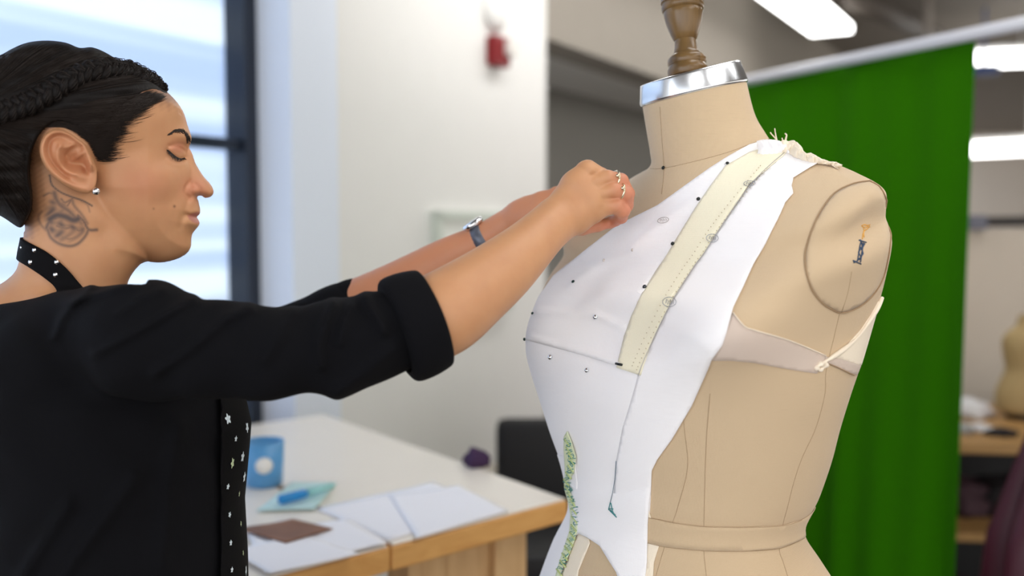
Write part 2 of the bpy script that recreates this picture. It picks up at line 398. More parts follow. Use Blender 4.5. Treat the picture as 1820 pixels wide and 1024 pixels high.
def cloth(name, pts, off, m, parent, step=7, relief=None, thick=.0006, sm=0, label=None, jag=0):
    """cloth lying on the form; corners are (x, y[, extra theta]) as seen, laid down on the curved body"""
    if sm: pts = smooth_poly([(tuple(p) + (0, 0))[:4] for p in pts], sm)
    uv = unwrap([fuv(*p) for p in dens(pts, True)])
    P = [(u * UPX, float(np.interp(v, range(NR), ARC))) for u, v in uv]
    Q = []
    for i in range(len(P)):
        a, b = np.array(P[i]), np.array(P[(i + 1) % len(P)]); n = max(1, int(np.linalg.norm(b - a) / step))
        for k in range(n):
            q = a + (b - a) * k / n
            if jag and not (k == 0 and sm == 0): q = q + RNG.normal(0, jag, 2)
            Q.append(q)
    Q = np.array(Q); lo, hi = Q.min(0), Q.max(0)
    gx, gy = np.meshgrid(np.arange(lo[0], hi[0], step), np.arange(lo[1], hi[1], step)); gx = gx.ravel(); gy = gy.ravel()
    d = poly_sdf(gx, gy, Q); k = d < -step * .55; I = np.stack([gx[k], gy[k]], 1)
    allp = [Vector(p) for p in Q] + [Vector(p) for p in I]; n = len(Q)
    vo, eo, fo, *_ = delaunay_2d_cdt(allp, [(i, (i + 1) % n) for i in range(n)], [], 1, 1e-4)
    U = np.array([v.x / UPX for v in vo]); W = np.array([np.interp(v.y, ARC, range(NR)) for v in vo])
    B, _ = fS(U, W, 0)
    o_ = np.full(len(U), float(off))
    if relief is not None:
        x, y = proj(B); o_ = o_ + relief(x, y)
    B, _ = fS(U, W, o_)
    FF = []
    for f in fo:
        a, b, c = [B[i] for i in f[:3]]; nn = np.cross(b - a, c - a); _, n0 = fS(U[f[0]], W[f[0]], 0)
        FF.append(tuple(f) if nn @ n0 > 0 else tuple(f)[::-1])
    o = mk(name, F2W(B), FF, m, parent, True, label)
    s = o.modifiers.new('thickness', 'SOLIDIFY'); s.thickness = thick; s.offset = -1
    return o
def surf_line(pts, off=.5, n=6, sm=True):
    """world points of a line lying on the form"""
    if sm: pts = smooth_poly([(tuple(p) + (0, 0))[:4] for p in pts], n, False)
    q = unwrap([fuv(*p) for p in dens(pts, False, 6)])
    P, _ = fS([a[0] for a in q], [a[1] for a in q], off); return F2W(P)
form_base = world(1232, 560, D0 + CQ * S); form_base[2] = 0
FORM = thing('dress_form', 'large linen dress form with steel neck ring and turned wooden finial in the foreground', 'dress form', form_base)
body_o = mk('form_torso', F2W(np.concatenate([GV, [G[0].mean(0)], [G[-1].mean(0) + np.array([0, 6, 0])]])),
            [f for f in GFo] + [((c + 1) % NT, c, NR * NT) if GFo is GF else (c, (c + 1) % NT, NR * NT) for c in range(NT)] +
            [((NR - 1) * NT + c, (NR - 1) * NT + (c + 1) % NT, NR * NT + 1) if GFo is GF else ((NR - 1) * NT + (c + 1) % NT, (NR - 1) * NT + c, NR * NT + 1) for c in range(NT)], M_LINEN, FORM)
# steel ring
def loft(rs, closed_top=False):
    V = np.concatenate(rs); F = gridfaces(len(rs), NT); F = F if GFo is GF else [f[::-1] for f in F]
    return V, F
def band(name, spec, m, parent):
    V, F = loft([nring(y, k - .065, r, cx, kl=-.074) for (y, k, r, cx) in spec]); return mk(name, F2W(V), F, m, parent)
band('neck_ring', [(169, .30, 91.5, 1233), (167, .30, 94, 1233), (163, .31, 94.2, 1232), (134, .34, 88, 1226.5), (131, .34, 87.6, 1226), (130, .34, 85, 1226), (136, .33, 84, 1227)], M_STEEL, FORM)
V, F = loft([nring(134, .275, r, 1226.5, kl=-.074) for r in (86, 60, 30, .1)]); mk('neck_cap', F2W(V), F, M_LINEN, FORM)
mb = MB(); ax0 = np.array([-.06, -.99, .10]); ax0 /= np.linalg.norm(ax0)
baseP = np.array([1223, 140.0, CQ]); gq = (FPX + CQ) / FPX
wdir = F2W([baseP + ax0])[0] - F2W([baseP])[0]; wdir /= np.linalg.norm(wdir)
prof = [(0, 0), (34, 0), (36.5, 6), (36.5, 12), (34, 18), (33, 20), (35, 24), (35, 31), (31, 36), (27, 39), (24, 41), (22.5, 46), (20.5, 54), (19.5, 62), (19, 66), (21, 68), (25, 77), (29, 88), (32.5, 99), (34.5, 110), (35.8, 118), (35, 119.5), (37, 121), (38.5, 126), (38.5, 131), (37.5, 134), (36.5, 135.5), (38.8, 137), (39.8, 150), (39.6, 165), (37, 185), (32, 205), (23, 222), (12, 232), (0, 235)]
bp_ = baseP.copy(); bp_[0] = 910 + (1223 - 910) * gq; bp_[1] = 512 + (136 - 512) * gq
mb.lathe([(r * S * gq * .98, h * S * gq) for r, h in prof], F2W([bp_])[0], wdir, 48); autosmooth(mb.build('finial', M_DKWOOD, FORM), 50)
# arm plates
def ellpts(cx, cy, ra, rb, ang, n=36, ph=0):
    out = []
    for i in range(n):
        t = 2 * math.pi * i / n; a, b = ra * math.cos(t), rb * math.sin(t)
        out.append((cx + a * math.cos(ang) - b * math.sin(ang), cy + a * math.sin(ang) + b * math.cos(ang)))
    return out
pang = math.radians(100)
plate_pts = [(1545, 322), (1516, 327), (1484, 343), (1462, 370), (1446, 400), (1435, 430), (1430, 458), (1434, 490), (1444, 518), (1462, 540), (1478, 550), (1492, 556), (1510, 553), (1532, 542), (1553, 522), (1569, 494), (1577, 462), (1582, 430), (1583, 398), (1577, 362), (1564, 334)]
def plate_relief(x, y):
    d = -poly_sdf(x, y, plate_pts); return 3.2 * ss(0, 9, d) - 1.2
pl = cloth('arm_plate', plate_pts, 1.0, M_LINEN, FORM, 6, plate_relief, .0004, sm=3)
PB = None
mb = MB(); mb.tube([p for p in surf_line(plate_pts + [plate_pts[0]], 1.2)], .0007, 6)
mb.build('plate_seam', M_SEAM, pl, True)
def seam(pts, r=.00026, off=.2, name='seam', parent=None, m=None):
    mb = MB(); mb.tube(surf_line(pts, off), r, 5); return mb.build(name, m or M_SEAM, parent or FORM, True)
seam([(1156, 300), (1180, 299), (1230, 288), (1290, 272), (1340, 254), (1372, 246)])
seam([(1173, 190), (1176, 240), (1180, 299), (1176, 345)])
seam([(1492, 557), (1482, 600), (1468, 660), (1466, 700), (1450, 760), (1425, 815), (1410, 860), (1400, 900), (1391, 934), (1385, 976), (1392, 1000), (1403, 1035)])
seam([(1262, 700), (1257, 760), (1254, 815), (1251, 935), (1251, 980), (1256, 1030)])
seam([(1540, 470), (1520, 515), (1496, 552)], off=4.2) if False else None
seam([(1212, 700), (1216, 760), (1222, 830), (1205, 900), (1195, 930), (1181, 972), (1164, 1030)])
seam([(1511, 482), (1504, 520), (1493, 555)], off=3.0, parent=pl)
# waist tape
up = [(1140, 916), (1195, 928), (1250, 935), (1330, 936), (1391, 933), (1424, 923)]; lw = [(1140, 962), (1181, 972), (1251, 979), (1320, 980), (1385, 975), (1428, 957)]
cloth('waist_tape', [(1020, 900, 6)] + [(1060, 905)] + up + [(1431, 915, -14), (1431, 952, -14)] + lw[::-1] + [(1060, 950), (1015, 940, 6)], 2.2, M_LINEN, FORM, 8, None, .0008)
seam(up, off=2.3); seam(lw, off=2.2)
# embroidered mark: blue column with flared ends, orange stitches above it
M_NAVY = mat('navy_thread', srgb(52, 72, 98), .8); M_ORANGE = mat('orange_thread', srgb(226, 170, 84), .8)
def scribble(name, segs, r, m, parent, off=3.6):
    mb = MB()
    for s_ in segs: mb.tube(surf_line(s_, off, 3, False), r, 5)
    return mb.build(name, m, parent, True)
scribble('navy_embroidery', [[(1524, 429), (1537, 433)], [(1526, 428), (1529, 436)], [(1513, 464), (1527, 469)], [(1514, 467), (1520, 465)], [(1527, 434), (1521, 464)], [(1532, 434), (1526, 466)], [(1529, 433), (1530, 440), (1523, 450), (1527, 458), (1520, 464)], [(1534, 435), (1529, 444), (1531, 452), (1524, 462)], [(1525, 440), (1530, 447)]], .0007, M_NAVY, pl)
scribble('orange_embroidery', [[(1528, 402), (1533, 400), (1538, 402), (1543, 401)], [(1529, 404), (1534, 406), (1538, 404), (1543, 405)], [(1531, 407), (1534, 412), (1531, 418), (1530, 427)], [(1541, 406), (1535, 411)], [(1532, 412), (1533, 424)]], .00055, M_ORANGE, pl)
# stand
M_IRON = mat('cast_iron', srgb(40, 40, 42), .5, .6)
bx, by, _ = form_base; bot = F2W([G[-1].mean(0)])[0]
mb = MB(); mb.lathe([(.013, 0), (.013, bot[2] - .07 + .02)], (bot[0], bot[1], .06), n=20); mb.build('stand_pole', M_STEEL, FORM, True)
mb = MB(); mb.lathe([(0, 0), (.05, 0), (.05, .03), (.03, .06), (.02, .09), (0, .09)], (bot[0], bot[1], .04), n=28)
for k in range(4):
    a = k * math.pi / 2 + .6; d = np.array([math.cos(a), math.sin(a), 0]); c = np.array([bot[0], bot[1], 0])
    mb.tube([c + d * .03 + [0, 0, .07], c + d * .12 + [0, 0, .075], c + d * .22 + [0, 0, .045], c + d * .27 + [0, 0, .014]], [.016, .014, .012, .012], 10)
mb.build('stand_base', M_IRON, FORM, True)

# ================================================================= MUSLIN PIECES pinned on the form
mus_loc = F2W([fS(*fuv(1200, 500))[0]])[0]
MUS = thing('muslin_bodice', 'white and cream muslin bodice panels pinned across the large linen dress form', 'muslin bodice', mus_loc)
def rel_front(x, y):
    r = 1.4 * np.sin((x * .6 + y * .8) / 19) * ss(1000, 1150, x) * .5
    for p, w, a in (([(1130, 440), (1182, 395), (1240, 355)], 9, 2.6), ([(1020, 506), (1070, 470), (1128, 446)], 8, 2.2), ([(1040, 545), (1100, 520), (1150, 515)], 9, 1.8), ([(960, 556), (1062, 560), (1112, 583)], 6, 2.6), ([(948, 600), (1020, 622), (1104, 650)], 4, 3)):
        r = r + 1.6 * a * np.exp(-(line_dist(x, y, p) / w) ** 2)
    return r
front = cloth('front_panel', [(1356, 250), (1330, 258), (1296, 278), (1262, 300), (1220, 330), (1170, 366), (1098, 402), (1062, 430), (1033, 452), (1008, 472), (985, 491), (968, 515), (957, 534, 2), (950, 550, 10), (944, 560, 16), (936, 600, 20), (945, 606), (985, 617), (1040, 634), (1104, 653),
    (1114, 600), (1128, 560), (1150, 515), (1174, 476), (1200, 436), (1244, 364), (1292, 302), (1340, 282), (1378, 266), (1380, 254)], 2.6, M_MUSLIN, MUS, 6, rel_front)
cloth('under_bust_panel', [(950, 590, 14), (948, 596), (985, 608), (1040, 624), (1108, 640), (1150, 640), (1160, 700), (1160, 812), (1157, 880), (1153, 930), (1151, 1000), (1146, 1045), (1104, 1040), (1098, 1018), (1080, 990), (1068, 971), (1046, 956), (1030, 948), (1024, 930), (1016, 890), (1013, 880, 12), (1005, 850, 14), (996, 817, 14), (960, 720, 16), (944, 665, 16)], 1.3, M_MUSLIN, MUS, 7,
      lambda x, y: 1.0 * np.sin(x / 17 + y / 40) + 3.0 * ss(850, 900, y))
def rel_y(x, y): return 1.2 * np.exp(-(line_dist(x, y, [(1370, 290), (1300, 370), (1240, 450), (1180, 545), (1135, 640)]) / 5) ** 2)
yel = cloth('yellow_placket', [(1372, 262), (1330, 275), (1290, 298), (1262, 336), (1238, 372), (1198, 438), (1168, 485), (1144, 524), (1126, 560), (1112, 600), (1099, 655), (1142, 667), (1158, 620), (1192, 546), (1230, 485), (1268, 428), (1332, 332), (1402, 272)], 5.2, M_YEL, MUS, 5, rel_y)
mb = MB()                                                              # stitched edge dots
for base in ([(1352, 300), (1290, 375), (1234, 455), (1178, 545), (1128, 652)], [(1362, 305), (1300, 382), (1244, 462), (1186, 556), (1136, 658)]):
    P = surf_line(base, 6.4, 12)
    for i in range(0, len(P), 1): mb.ball(P[i], .0005, 5)
mb.build('stitching', mat('ecru_thread', srgb(186, 166, 122), .8), yel, True)
def rel_side(x, y):
    return 1.5 * np.sin((x * .75 + y * .45) / 16) * .5 + 1.5 * np.exp(-(line_dist(x, y, [(1190, 585), (1240, 600), (1290, 640)]) / 9) ** 2) - 2.4 * ss(835, 885, y)
side = cloth('side_panel', [(1395, 268), (1420, 272), (1457, 291), (1440, 300), (1410, 318), (1407, 332), (1410, 346), (1396, 362), (1385, 388), (1362, 432), (1340, 472), (1322, 512), (1304, 548), (1292, 590), (1284, 612), (1266, 636), (1254, 665), (1230, 720), (1195, 780), (1170, 815), (1160, 835), (1157, 880), (1155, 915), (1095, 915), (1092, 880), (1097, 818), (1108, 760), (1136, 670), (1158, 618), (1192, 546), (1230, 485), (1268, 428), (1332, 334)], 3.8, M_MUSLIN, MUS, 6, rel_side)
seam([(1397, 274), (1333, 335), (1269, 430), (1230, 487), (1193, 548), (1150, 640), (1138, 668)], .0004, 6.2, 'fold_line', side, mat('grey_thread', srgb(176, 172, 168), .8))
cloth('hip_panel', [(1024, 810), (1000, 817, 10), (1010, 870, 12), (1013, 905, 12), (1000, 935, 12), (980, 975, 12), (955, 1045, 12), (990, 1045), (1006, 1000), (1020, 960), (1030, 948), (1030, 900), (1028, 860)], 2.8, M_MUSLIN, MUS, 7)
cloth('lining_panel', [(1030, 948), (1048, 958), (1050, 966), (1040, 990), (1030, 1014), (1024, 1045), (992, 1045), (1008, 1000), (1020, 965)], 2.0, M_CREAM, MUS, 6)
cloth('facing_strip', [(1152, 900), (1172, 970), (1163, 1000), (1160, 1045), (1142, 1045), (1148, 1000), (1151, 950)], 2.0, M_CREAM, MUS, 6)
# printed vine
M_VP = mat('pale_green_print', srgb(222, 228, 190), .8); M_VT = mat('teal_print', srgb(84, 150, 140), .7); M_VG = mat('green_print', srgb(196, 208, 140), .8)
vine = cloth('vine_print', [(1006, 775), (1012, 765), (1020, 785), (1028, 812), (1024, 840), (1014, 856), (1016, 870), (1026, 892), (1031, 915), (1030, 945), (1024, 965), (1014, 990), (1004, 1008), (996, 1030), (990, 1030), (998, 1000), (1008, 970), (1016, 945), (1018, 915), (1014, 892), (1006, 870), (1008, 850), (1008, 830), (1006, 800)], 5.2, M_VP, MUS, 4, None, .0003)
mb = MB(); r_ = random.Random(4)
cl = smooth_poly([(1012, 780), (1016, 800), (1021, 815), (1018, 835), (1012, 856), (1016, 875), (1024, 895), (1026, 920), (1024, 945), (1018, 965), (1010, 985), (1004, 1005), (994, 1028)], 8, False)
for i in range(0, len(cl) - 4, 2):
    a = cl[i]; w = 7
    mb.tube(surf_line([(a[0] + r_.uniform(-w, w), a[1] + r_.uniform(-4, 4)) for _ in range(4)], 5.6, 3), r_.choice([.00025, .00035, .0005]), 4)
mb.build('vine_outline', M_VT, vine, True)
mb = MB()
for i in range(2, len(cl), 5):
    a = cl[i]; mb.tube(surf_line([(a[0] - 5, a[1] - 5), (a[0], a[1]), (a[0] + 4, a[1] + 7)], 5.4, 3), [.0006, .002, .0006] + [.0006] * 4, 6, flat=.4) if False else mb.tube(surf_line([(a[0] - 5, a[1] - 5), (a[0] + 4, a[1] + 7)], 5.4, 3), .0011, 6)
mb.build('vine_leaf', M_VG, vine, True)
# loose thread with a folded teal paper tip
M_TEAL = mat('teal_thread', srgb(70, 140, 140), .6)
thr = scribble('thread', [[(1098, 818), (1096, 850), (1092, 875), (1088, 892)]], .00035, mat('grey_blue_thread', srgb(90, 110, 125), .7), MUS, 5)
scribble('teal_stitching', [[(1088, 892), (1085, 904), (1099, 918)], [(1089, 893), (1092, 908), (1099, 918)], [(1086, 903), (1093, 903)], [(1088, 905), (1093, 910), (1097, 914)]], .0005, M_TEAL, MUS, 5)
# sheer straps round the side
M_TULLE = woven('sheer_muslin', srgb(232, 214, 200), 1500, .3, .04, .85, alpha=.62)
cloth('sheer_strap', [(1302, 556), (1312, 566), (1322, 580), (1340, 587), (1400, 604), (1466, 632), (1467, 644), (1450, 664), (1400, 656), (1340, 644), (1300, 640), (1262, 640), (1280, 610), (1294, 580)], 2.0, M_TULLE, MUS, 6)
seam([(1303, 557), (1322, 580), (1340, 587), (1400, 604), (1466, 632)], .0006, 2.6, 'strap_edge', MUS, M_CREAM)
cloth('back_strap', [(1466, 634), (1490, 637), (1520, 646), (1524, 652, -4), (1518, 668, -3), (1505, 662), (1482, 652), (1466, 644)], 1.6, M_TULLE, MUS, 6)
seam([(1466, 645), (1490, 654), (1516, 667)], .0006, 2.0, 'strap_edge', MUS, M_SEAM)
cloth('back_panel', [(1466, 642), (1500, 618), (1530, 585), (1548, 558), (1560, 536), (1562, 530, -16), (1548, 600, -16), (1522, 655, -14), (1518, 650), (1492, 638)], 1.2, M_CREAM, MUS, 7)
mb = MB(); P = surf_line([(1561, 530, -3), (1553, 552), (1538, 576), (1520, 600), (1500, 618), (1478, 634), (1468, 640), (1460, 645), (1452, 650), (1449, 656), (1455, 657), (1462, 652), (1466, 645)], 3.5, 5)
n = len(P); mb.tube(P, [.0020 + .0010 * math.sin(i * .9) * (i / n > .6) + .0006 * math.sin(i * .35) for i in range(n)], 8); mb.build('tie_cord', M_CREAM, MUS, True)
# crumpled, frayed scrap on the shoulder
def scrap(name, top, bot, m, lift=5, amp=4, seed=0):
    T = smooth_poly(top, 6, False); B = smooth_poly(bot, 6, False); rows_ = 12; V = []; n = len(T)
    for i in range(n):
        b = B[i]; u, v = fuv(b[0], b[1]); P, nn = fS([u], [v], 3.0); P = P[0]; nn = nn[0]
        t = np.array(K(T[i][0], T[i][1], P[2] + 16))
        for j in range(rows_):
            w = j / (rows_ - 1); p = P * (1 - w) + t * w; bulge = lift * math.sin(math.pi * min(1, w * .9)) + amp * math.sin(i * .55 + 2 * math.sin(j * .5 + seed)) * math.sin(math.pi * w) + 1.4 * math.sin(i * 1.3 + j * .8)
            V.append(p + np.array([0, 0, -1.0]) * (bulge + 6 * math.sin(math.pi * w)))
    F = [(i * rows_ + j, i * rows_ + j + 1, (i + 1) * rows_ + j + 1, (i + 1) * rows_ + j) for i in range(n - 1) for j in range(rows_ - 1)]
    o = mk(name, F2W(np.array(V)), F, m, MUS, True); s_ = o.modifiers.new('t', 'SOLIDIFY'); s_.thickness = .0008; return o
scrap('shoulder_scrap', [(1386, 254), (1392, 250), (1401, 252), (1409, 250.5), (1416, 254), (1423, 262), (1426, 268), (1431, 274), (1440, 273), (1447, 277), (1460, 284), (1470, 288), (1480, 289), (1489, 292), (1492, 295)],
      [(1372, 272), (1384, 276), (1396, 275), (1404, 277), (1412, 282), (1420, 285), (1428, 288), (1436, 290), (1444, 292), (1452, 293), (1460, 294), (1468, 295), (1476, 296), (1484, 299), (1491, 300)], M_CREAM)
scrap('shoulder_facing', [(1344, 252), (1352, 250), (1360, 249), (1368, 249), (1378, 250), (1386, 252), (1394, 256)], [(1346, 277), (1356, 279), (1366, 278), (1376, 278), (1386, 276), (1396, 275), (1402, 276)], M_MUSLIN, 4, 3, 2)
mb = MB()
def frag(pts, r=.0009, q=-60):
    mb = MB(); Pf = np.array([K(x, y, q) for x, y in smooth_poly(pts, 4, False)]); mb.tube(F2W(Pf), [r * (1 - .4 * i / len(Pf)) for i in range(len(Pf))], 5); mb.build('frayed_thread', M_CREAM, MUS, True)
sq = fS(*fuv(1385, 256))[0][2]
frag([(1384, 258), (1380, 246), (1378, 235), (1377, 228)], q=sq); frag([(1385, 256), (1379, 247), (1371, 238), (1369, 235)], q=sq)
frag([(1392, 256), (1391, 250), (1390, 245)], q=sq - 6); frag([(1395, 256), (1397, 246), (1398, 240), (1395, 237)], .0012, sq - 8); frag([(1388, 258), (1392, 262), (1400, 266)], q=sq - 10)
sq = fS(*fuv(1484, 300))[0][2]
frag([(1478, 292), (1486, 294), (1490, 291)], .0006, sq); frag([(1478, 293), (1486, 298), (1491, 300)], .0005, sq); frag([(1480, 292), (1484, 290), (1487, 288)], .0004, sq)
# stitched oval marks
M_MARK = mat('grey_mark', srgb(150, 152, 158), .6)
def oval(cx, cy, a, b, ang):
    pts = ellpts(cx, cy, a, b, ang, 14); segs = [pts + [pts[0]]]
    c, s_ = math.cos(ang), math.sin(ang); T = lambda u, v: (cx + u * a * c - v * b * s_, cy + u * a * s_ + v * b * c)
    segs += [[T(-.5, .3), T(-.45, -.5), T(-.15, -.2), T(-.2, .5)], [T(.05, .5), T(.1, -.5), T(.35, .0), T(.3, .5)], [T(.55, -.4), T(.6, .4)]]
    return segs
for (cx, cy, a, b, g) in ((1333, 331, 10, 4.5, -.05), (1269, 427, 10.5, 6.5, .05), (1194, 540, 12, 7.5, .1)):
    scribble('stitched_mark', oval(cx, cy, a, b, g), .0003, M_MARK, side, 6.6)
scribble('stitched_mark', [e for e in oval(1182, 394, 10, 5, -.2)], .0003, mat('brown_mark', srgb(170, 160, 150), .6), front, 6)
# pins
def pin(x, y, r, m, label, kind='pin', off=5, sq=None):
    r *= .82; u, v = fuv(x, y); P, n = fS(u, v, off); w = F2W([P])[0]; w2 = F2W([P + n])[0] - w; w2 /= np.linalg.norm(w2)
    mb = MB(); mb.lathe([(0, -.3 * r), (r * .8, -.25 * r), (r, .1 * r), (r * .9, .5 * r), (r * .5, .85 * r), (0, r)], (0, 0, 0), w2, 14)
    o = thing(kind, label, 'pin', w, 'pins in the draped muslin'); g = MB(); g.V = [tuple(np.array(a) + w) for a in mb.V]; g.F = mb.F; g.build('pin_head', m, o, True)
    t = np.cross(w2, UV); t /= np.linalg.norm(t); g = MB(); g.tube([w, w + t * r * 1.4 - w2 * r * .3, w + t * r * 3.2 - w2 * (off + 6) * S * .8], r * .16, 6); g.build('pin_shaft', M_CHROME, o, True)
    return o
PINS = [(1180, 299, 4.4, 'b', 1.5, 'black pin head at the base of the dress form neck'), (1293, 294, 3.9, 'b', 5, 'black pin head near the shoulder, topmost beside the yellow placket'),
        (1244, 357, 4.4, 'b', 6, 'black pin head on the yellow placket edge, second from the shoulder'), (1199, 436, 4.2, 'b', 6, 'black pin head halfway down the left edge of the yellow placket'),
        (1149, 514, 4.8, 'd', 6, 'dark metallic pin head on the yellow placket edge above the bust'), (1022, 505, 4.2, 'g', 6, 'dark green pin head on the white panel left of the bust folds'),
        (1062, 565, 6.2, 's', 6, 'silver ball pin at the middle of the upper bust crease'), (981, 635, 6.2, 's', 4, 'silver ball pin below the bust crease, nearest the left outline'),
        (1046, 659, 5.6, 's', 4, 'silver ball pin below the bust crease, nearest the yellow placket'), (951, 560, 3.6, 'g', 6, 'small dark pin at the left outline above the bust point'),
        (938, 603, 4, 'g', 6, 'small dark pin at the left outline on the bust point'), (1077, 464, 3.8, 'p', 5, 'pale pin head in the fold right of the dark green pin'),
        (1128, 446, 4, 'p', 5, 'pale pin head in the diagonal fold in the middle of the chest')]
M_GPIN = mat('dark_green_pin', srgb(40, 62, 58), .25, .6); M_PPIN = mat('pearl_pin', srgb(214, 204, 196), .25)
for x, y, r, k, of, lb in PINS: pin(x, y, r * S, {'b': M_BLACKPIN, 'd': mat('gunmetal', srgb(80, 82, 86), .2, 1) if k == 'd' else M_BLACKPIN, 's': M_CHROME, 'g': M_GPIN, 'p': M_PPIN}[k], lb, off=of)
o = thing('staple', 'small black clip at the lower end of the yellow placket', 'clip', F2W([fS(*fuv(1104, 650), 6.5)[0]])[0])
mb = MB(); mb.tube(surf_line([(1099, 649), (1104, 650), (1110, 651)], 7, 3, False), .0013, 8); mb.build('clip_bar', M_BLACKPIN, o, True)
tag(o, o['label'], 'clip')
# ================================================================= PERSON
# the head's middle plane stands square to the line of sight: the person is turned a little away from the camera
HC = np.array([175.0, 270.0, 0.0]); HE = np.array([910.0, 512.0, -FPX]); HL = (HC - HE) / np.linalg.norm(HC - HE)
def HT(P):
    w = (P - HC) @ HL; P0 = P - w[:, None] * HL; x, y = proj(P0); return x, y, w
def HI(P):
    P = np.asarray(P, float).reshape(-1, 3); d = np.stack([P[:, 0] - 910, P[:, 1] - 512, np.full(len(P), FPX)], 1)
    t = np.linalg.norm(HC - HE) / (d @ HL); return HE + d * t[:, None] + P[:, 2:3] * HL
# --- relief maps of the head seen from the side: half-thickness H(x, y) about the middle plane of the head
GX0, GX1, GY0, GY1 = -110, 400, 50, 660
gx, gy = np.meshgrid(np.arange(GX0, GX1 + 1, 1.0), np.arange(GY0, GY1 + 1, 1.0), indexing='ij')
def dome(cx, cy, rx, ry, h, ang=0, k=1.0):
    c, s_ = math.cos(ang), math.sin(ang); u = ((gx - cx) * c + (gy - cy) * s_) / rx; v = (-(gx - cx) * s_ + (gy - cy) * c) / ry
    r2 = u * u + v * v; r = np.sqrt(r2)
    return np.where(r2 < 1, h * np.sqrt(np.maximum(1 - r2, 0)), -(r - 1) * min(rx, ry) * k)
def gau(cx, cy, sx, sy, ang=0):
    c, s_ = math.cos(ang), math.sin(ang); u = ((gx - cx) * c + (gy - cy) * s_) / sx; v = (-(gx - cx) * s_ + (gy - cy) * c) / sy
    return np.exp(-(u * u + v * v) / 2)
def inflate(poly, T, W, p=2):
    d = -poly_sdf(gx, gy, poly); t = np.clip(d / T, 0, 1)
    return np.where(d > 0, W * (1 - (1 - t) ** p) ** .5, d)
def groove(pts, w): return np.exp(-(line_dist(gx, gy, smooth_poly(pts, 5, False)) / w) ** 2)
FACE = smooth_poly([(250, 150), (284, 156), (300, 168), (314, 184), (325, 202), (332, 222), (337, 240), (338.5, 252), (336, 266), (338, 282), (341, 300), (343, 320), (346, 340), (351, 354), (353.5, 364), (355, 374), (354.5, 380), (350, 386.5), (353, 393), (352.5, 400), (347, 409), (341, 417), (339.5, 427), (339, 438), (333.5, 448), (322, 456.5), (303, 463), (282, 465.5), (262, 463), (235, 455), (205, 436), (175, 400), (150, 350), (130, 250), (180, 170)], 3)
NOSE = smooth_poly([(330, 262), (340, 270), (346, 288), (356, 306), (364, 317), (371.5, 325), (377.5, 334), (379.5, 341), (376, 348.5), (367, 352), (355, 352), (338, 349), (326, 342), (322, 320), (326, 290)], 3)
NECK = smooth_poly([(150, 230), (60, 235), (20, 285), (24, 350), (44, 398), (42, 420), (37, 445), (30, 478), (12, 498), (-20, 520), (-36, 552), (-30, 640), (280, 700), (246, 600), (230, 530), (226, 508), (230, 495), (238, 482), (250, 469), (266, 455), (250, 400), (200, 330)], 3)
wx = np.interp(gx, [130, 200, 260, 300, 355], [104, 100, 90, 74, 60]) * np.interp(gy, [150, 250, 330, 400, 460], [1.0, 1.0, 1.0, .88, .70])
H = dome(147, 207, 179, 123, 124)
SKULL = smooth_poly([(-112, 400), (-112, 260), (-96, 190), (-60, 140), (-20, 116), (10, 103), (40, 90), (80, 81), (119, 85), (150, 93), (185, 102), (215, 118), (253, 136), (282, 155), (299, 170), (314, 184), (325, 202), (332, 222), (340, 250), (346, 330)], 3, False) + [(420, 700), (-112, 700)]
_t = np.clip(-poly_sdf(gx, gy, SKULL) / 95, 0, 1); H = np.minimum(H, np.where(_t > 0, 126 * np.sqrt(1 - (1 - _t) ** 2.1), poly_sdf(gx, gy, SKULL) * -1))
H = smax(H, inflate(FACE, 92, 1, 2.1) * np.where(inflate(FACE, 92, 1, 2.1) > 0, wx, 1), 10)
H = smax(H, dome(262, 322, 62, 62, 86), 16)                            # cheek
H = smax(H, inflate(NECK, 86, 88, 2.2) - 3, 9)
H = H - 7 * groove([(262, 463), (235, 454), (208, 440), (186, 412)], 20) * (H > 10)          # under the jaw
H = H + 3 * groove([(282, 450), (240, 434), (205, 405), (182, 372)], 22)
H = H - 15 * gau(322, 272, 15, 12, .3) - 5 * gau(300, 282, 22, 12, .2)                        # eye socket
H = H + 6 * gau(322, 240, 16, 7, .15) + 3 * gau(262, 300, 34, 18, .2)
H = H + 7.5 * np.sqrt(np.maximum(0, 1 - ((gx - 313) / 19) ** 2 - ((gy - 270) / 13) ** 2))     # the closed lid over the eyeball
H = H - 3.2 * groove([(296, 260), (306, 260), (318, 263), (331, 271)], 2.6)                   # crease over the lid
H = H - 4.5 * groove([(293, 267), (303, 275), (313, 281), (322, 282), (332, 279)], 2.4)       # lash line
H = H + 3 * groove([(296, 285), (310, 292), (326, 290)], 5)
nz = inflate(NOSE, 16, 1, 2.2); wn = np.interp(gy, [262, 290, 315, 332, 345, 352], [11, 14, 19, 24, 23, 18]) * np.interp(gx, [322, 345, 365, 380], [1.15, 1.05, .86, .7])
H = smax(H, np.where(nz > 0, nz * wn, nz), 5)
H = smax(H, dome(341, 337, 15.5, 13, 31, .2), 3.5)                        # wing of the nose
H = H - 6 * groove([(336, 322), (327, 332), (327, 343), (335, 351)], 3.5)
H = H - 15 * gau(356, 348.5, 5.5, 3) - 3 * groove([(346, 327), (353, 334), (355, 343)], 3)
H = H - 3.6 * groove([(333, 352), (327, 366), (322, 382), (317, 400)], 6)                     # fold to the mouth corner
H = H - 6 * groove([(329, 380), (338, 382), (352, 386)], 2.2) + 3.5 * groove([(332, 389), (341, 394), (350, 397)], 5.5) + 2.2 * groove([(334, 377), (346, 373), (353, 374)], 3.5)
H = H - 2.5 * groove([(334, 403), (341, 410), (346, 411)], 6) - 3 * gau(328, 382, 5, 5)
H = H + 1.2 * groove([(200, 440), (215, 480), (226, 505)], 6) - 2 * groove([(160, 400), (185, 450), (205, 505)], 16)
